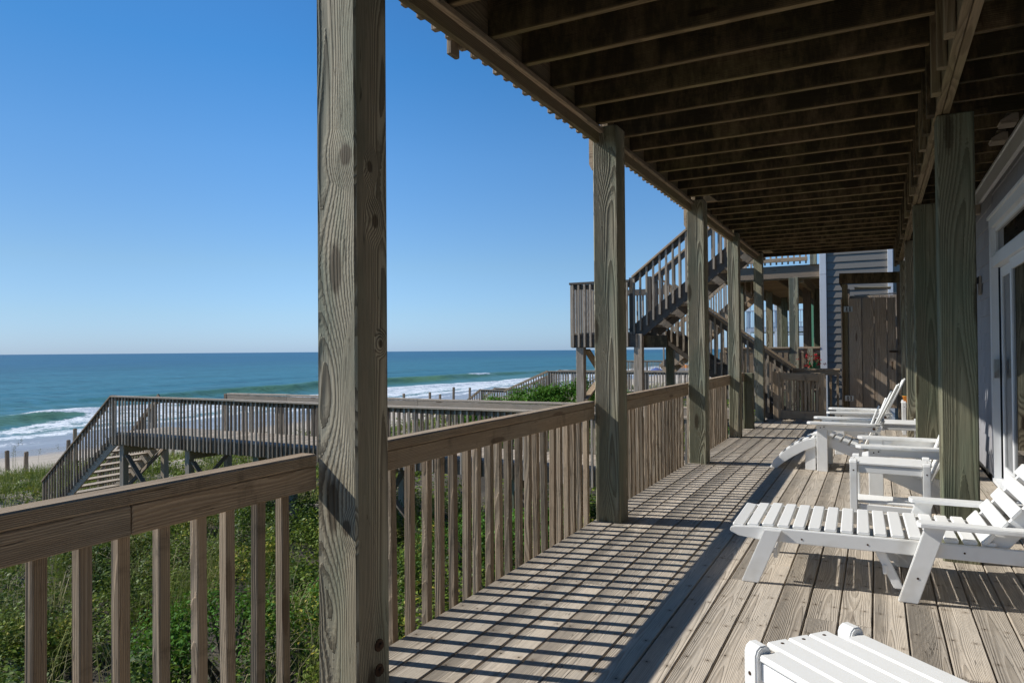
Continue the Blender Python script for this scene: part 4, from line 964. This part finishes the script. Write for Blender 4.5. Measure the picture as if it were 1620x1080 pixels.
def tufts(n, per, x0, x1, y0, y1, h, w, lean, tb, seed, thr):
    cx, cy = area(n, x0, x1, y0, y1); kp = fbm(cx, cy, .45, 3, seed) > thr; cx, cy = cx[kp], cy[kp]; m = len(cx)
    k = np.repeat(np.arange(m), per)
    return blades(cx[k]+rng.normal(0, .09, m*per), cy[k]+rng.normal(0, .09, m*per), h*rng.uniform(.5, 1.25, m*per), w, lean, tb)
parts = [tufts(420, 34, -13, -2.1, -1, 13, .8, .006, .8, .35, 2.2, .1), tufts(260, 22, -13, -2.1, -1, 13, .85, .006, .9, 1.0, 6.2, .1), tufts(1500, 26, -26.5, -12, 0, 34, .42, .012, .7, .42, 4., -.5), tufts(500, 22, -27, -20, 8, 22, .55, .012, .6, .35, 4., -.9), tufts(500, 16, -26, -3, 30, 75, .6, .03, .6, .5, 4., -.4)]
V, Fq, T = join(parts)
o = big_mesh('dune_grass', M['grass'], V, Fq, T); setp(o, kind='stuff')
# sea oats: tall stalks with drooping seed heads on the crest
n = 60; x, y = area(n, -27, -22, 11, 26)
Vs, Fs_, Ts = blades(x, y, rng.uniform(1.0, 1.7, n), .010, .16, .3)
C = []; 
for i in range(n):
    tip = Vs[i*6+4]
    for k in range(14): C.append(tip+np.array([rng.normal(0, .02), rng.normal(0, .02), -.02-k*.014]))
C = np.array(C); lv = leaves(C, unit(rng.normal(size=C.shape)), .04, np.full(len(C), .6), .5)
V, Fq, T = join([(Vs, Fs_, Ts), lv])
o = big_mesh('sea_oats', M['oat'], V, Fq, T); setp(o, kind='stuff')

def bush(label, blobs, size, nl, tb=.45, name='green_bush', group=None):
    c0 = blobs[0]; g = float(gz(c0[0], c0[1])); t = thing(name, label, 'bush', (c0[0], c0[1], g), group)
    Cs, Ns, Tn = [], [], []
    for (bx, by, bz, rx, ry, rz_) in blobs:
        sub = max(14, int(44*rx*ry)); ang = unit(rng.normal(size=(sub, 3))); ang[:, 2] = np.abs(ang[:, 2])*1.0-.25
        cc = np.array([bx, by, bz])+ang*np.array([rx, ry, rz_])*rng.uniform(.72, 1.0, (sub, 1))
        for c in cc:
            m = nl; d = unit(rng.normal(size=(m, 3))); rr = rng.uniform(.3, 1., m)[:, None]
            s = rng.uniform(.22, .42)
            Cs.append(c+d*rr*s*np.array([1, 1, .8])); Ns.append(unit(d*.5+np.array([-.2, -.1, .5])+rng.normal(size=(m, 3))*.45)); Tn.append(np.clip(tb+rng.normal(0, .12)+rng.normal(0, .14, m), 0, 1))
    lv = leaves(np.concatenate(Cs), np.concatenate(Ns), size*rng.uniform(.6, 1.3, sum(len(c) for c in Cs)), np.concatenate(Tn), .45)
    big_mesh('foliage', M['bushleaf'], lv[0], lv[1], lv[2], (c0[0], c0[1], g), t)
    V = []; F = []
    for (bx, by, bz, rx, ry, rz_) in blobs:
        for k in range(5):
            e = Vector((bx+random.uniform(-.7, .7)*rx, by+random.uniform(-.7, .7)*ry, bz+.3*rz_)); b_ = Vector((bx+random.uniform(-.2, .2), by+random.uniform(-.2, .2), float(gz(bx, by))-.1)); i = len(V)
            for q, r_ in ((b_, .04), (e, .012)): V += [q+Vector((r_, 0, 0)), q+Vector((-r_*.5, r_*.87, 0)), q+Vector((-r_*.5, -r_*.87, 0))]
            F += [(i, i+1, i+4, i+3), (i+1, i+2, i+5, i+4), (i+2, i, i+3, i+5)]
    setp(poly(t, 'stems', 'stem', V, F), kind='stuff')
    return t
bush('dense bright green bush beyond the boardwalk railing', [(-9.2, 19.5, -.75, 1.3, 1.2, 1.35), (-8.1, 19.8, -.55, 1.1, 1.1, 1.2), (-10.3, 19.4, -.95, 1.05, .9, 1.1), (-7.2, 20.4, -.8, .9, .9, 1.25), (-11.1, 19.6, -1.0, .85, .75, 1.0), (-11.9, 19.9, -1.2, .7, .6, .95)], .085, 130)
bush('low dark green bush under the deck rail beside the boardwalk posts', [(-4.2, 8.6, -1.5, .9, .8, .75), (-5.4, 8.9, -1.6, .8, .7, .6)], .06, 130, .3, 'low_bush')
bush('low green bush in the dune hollow left of the front post', [(-6.2, 5.2, -1.7, .9, .8, .5), (-5.3, 6.2, -1.7, .7, .7, .5)], .055, 130, .35, 'low_bush')
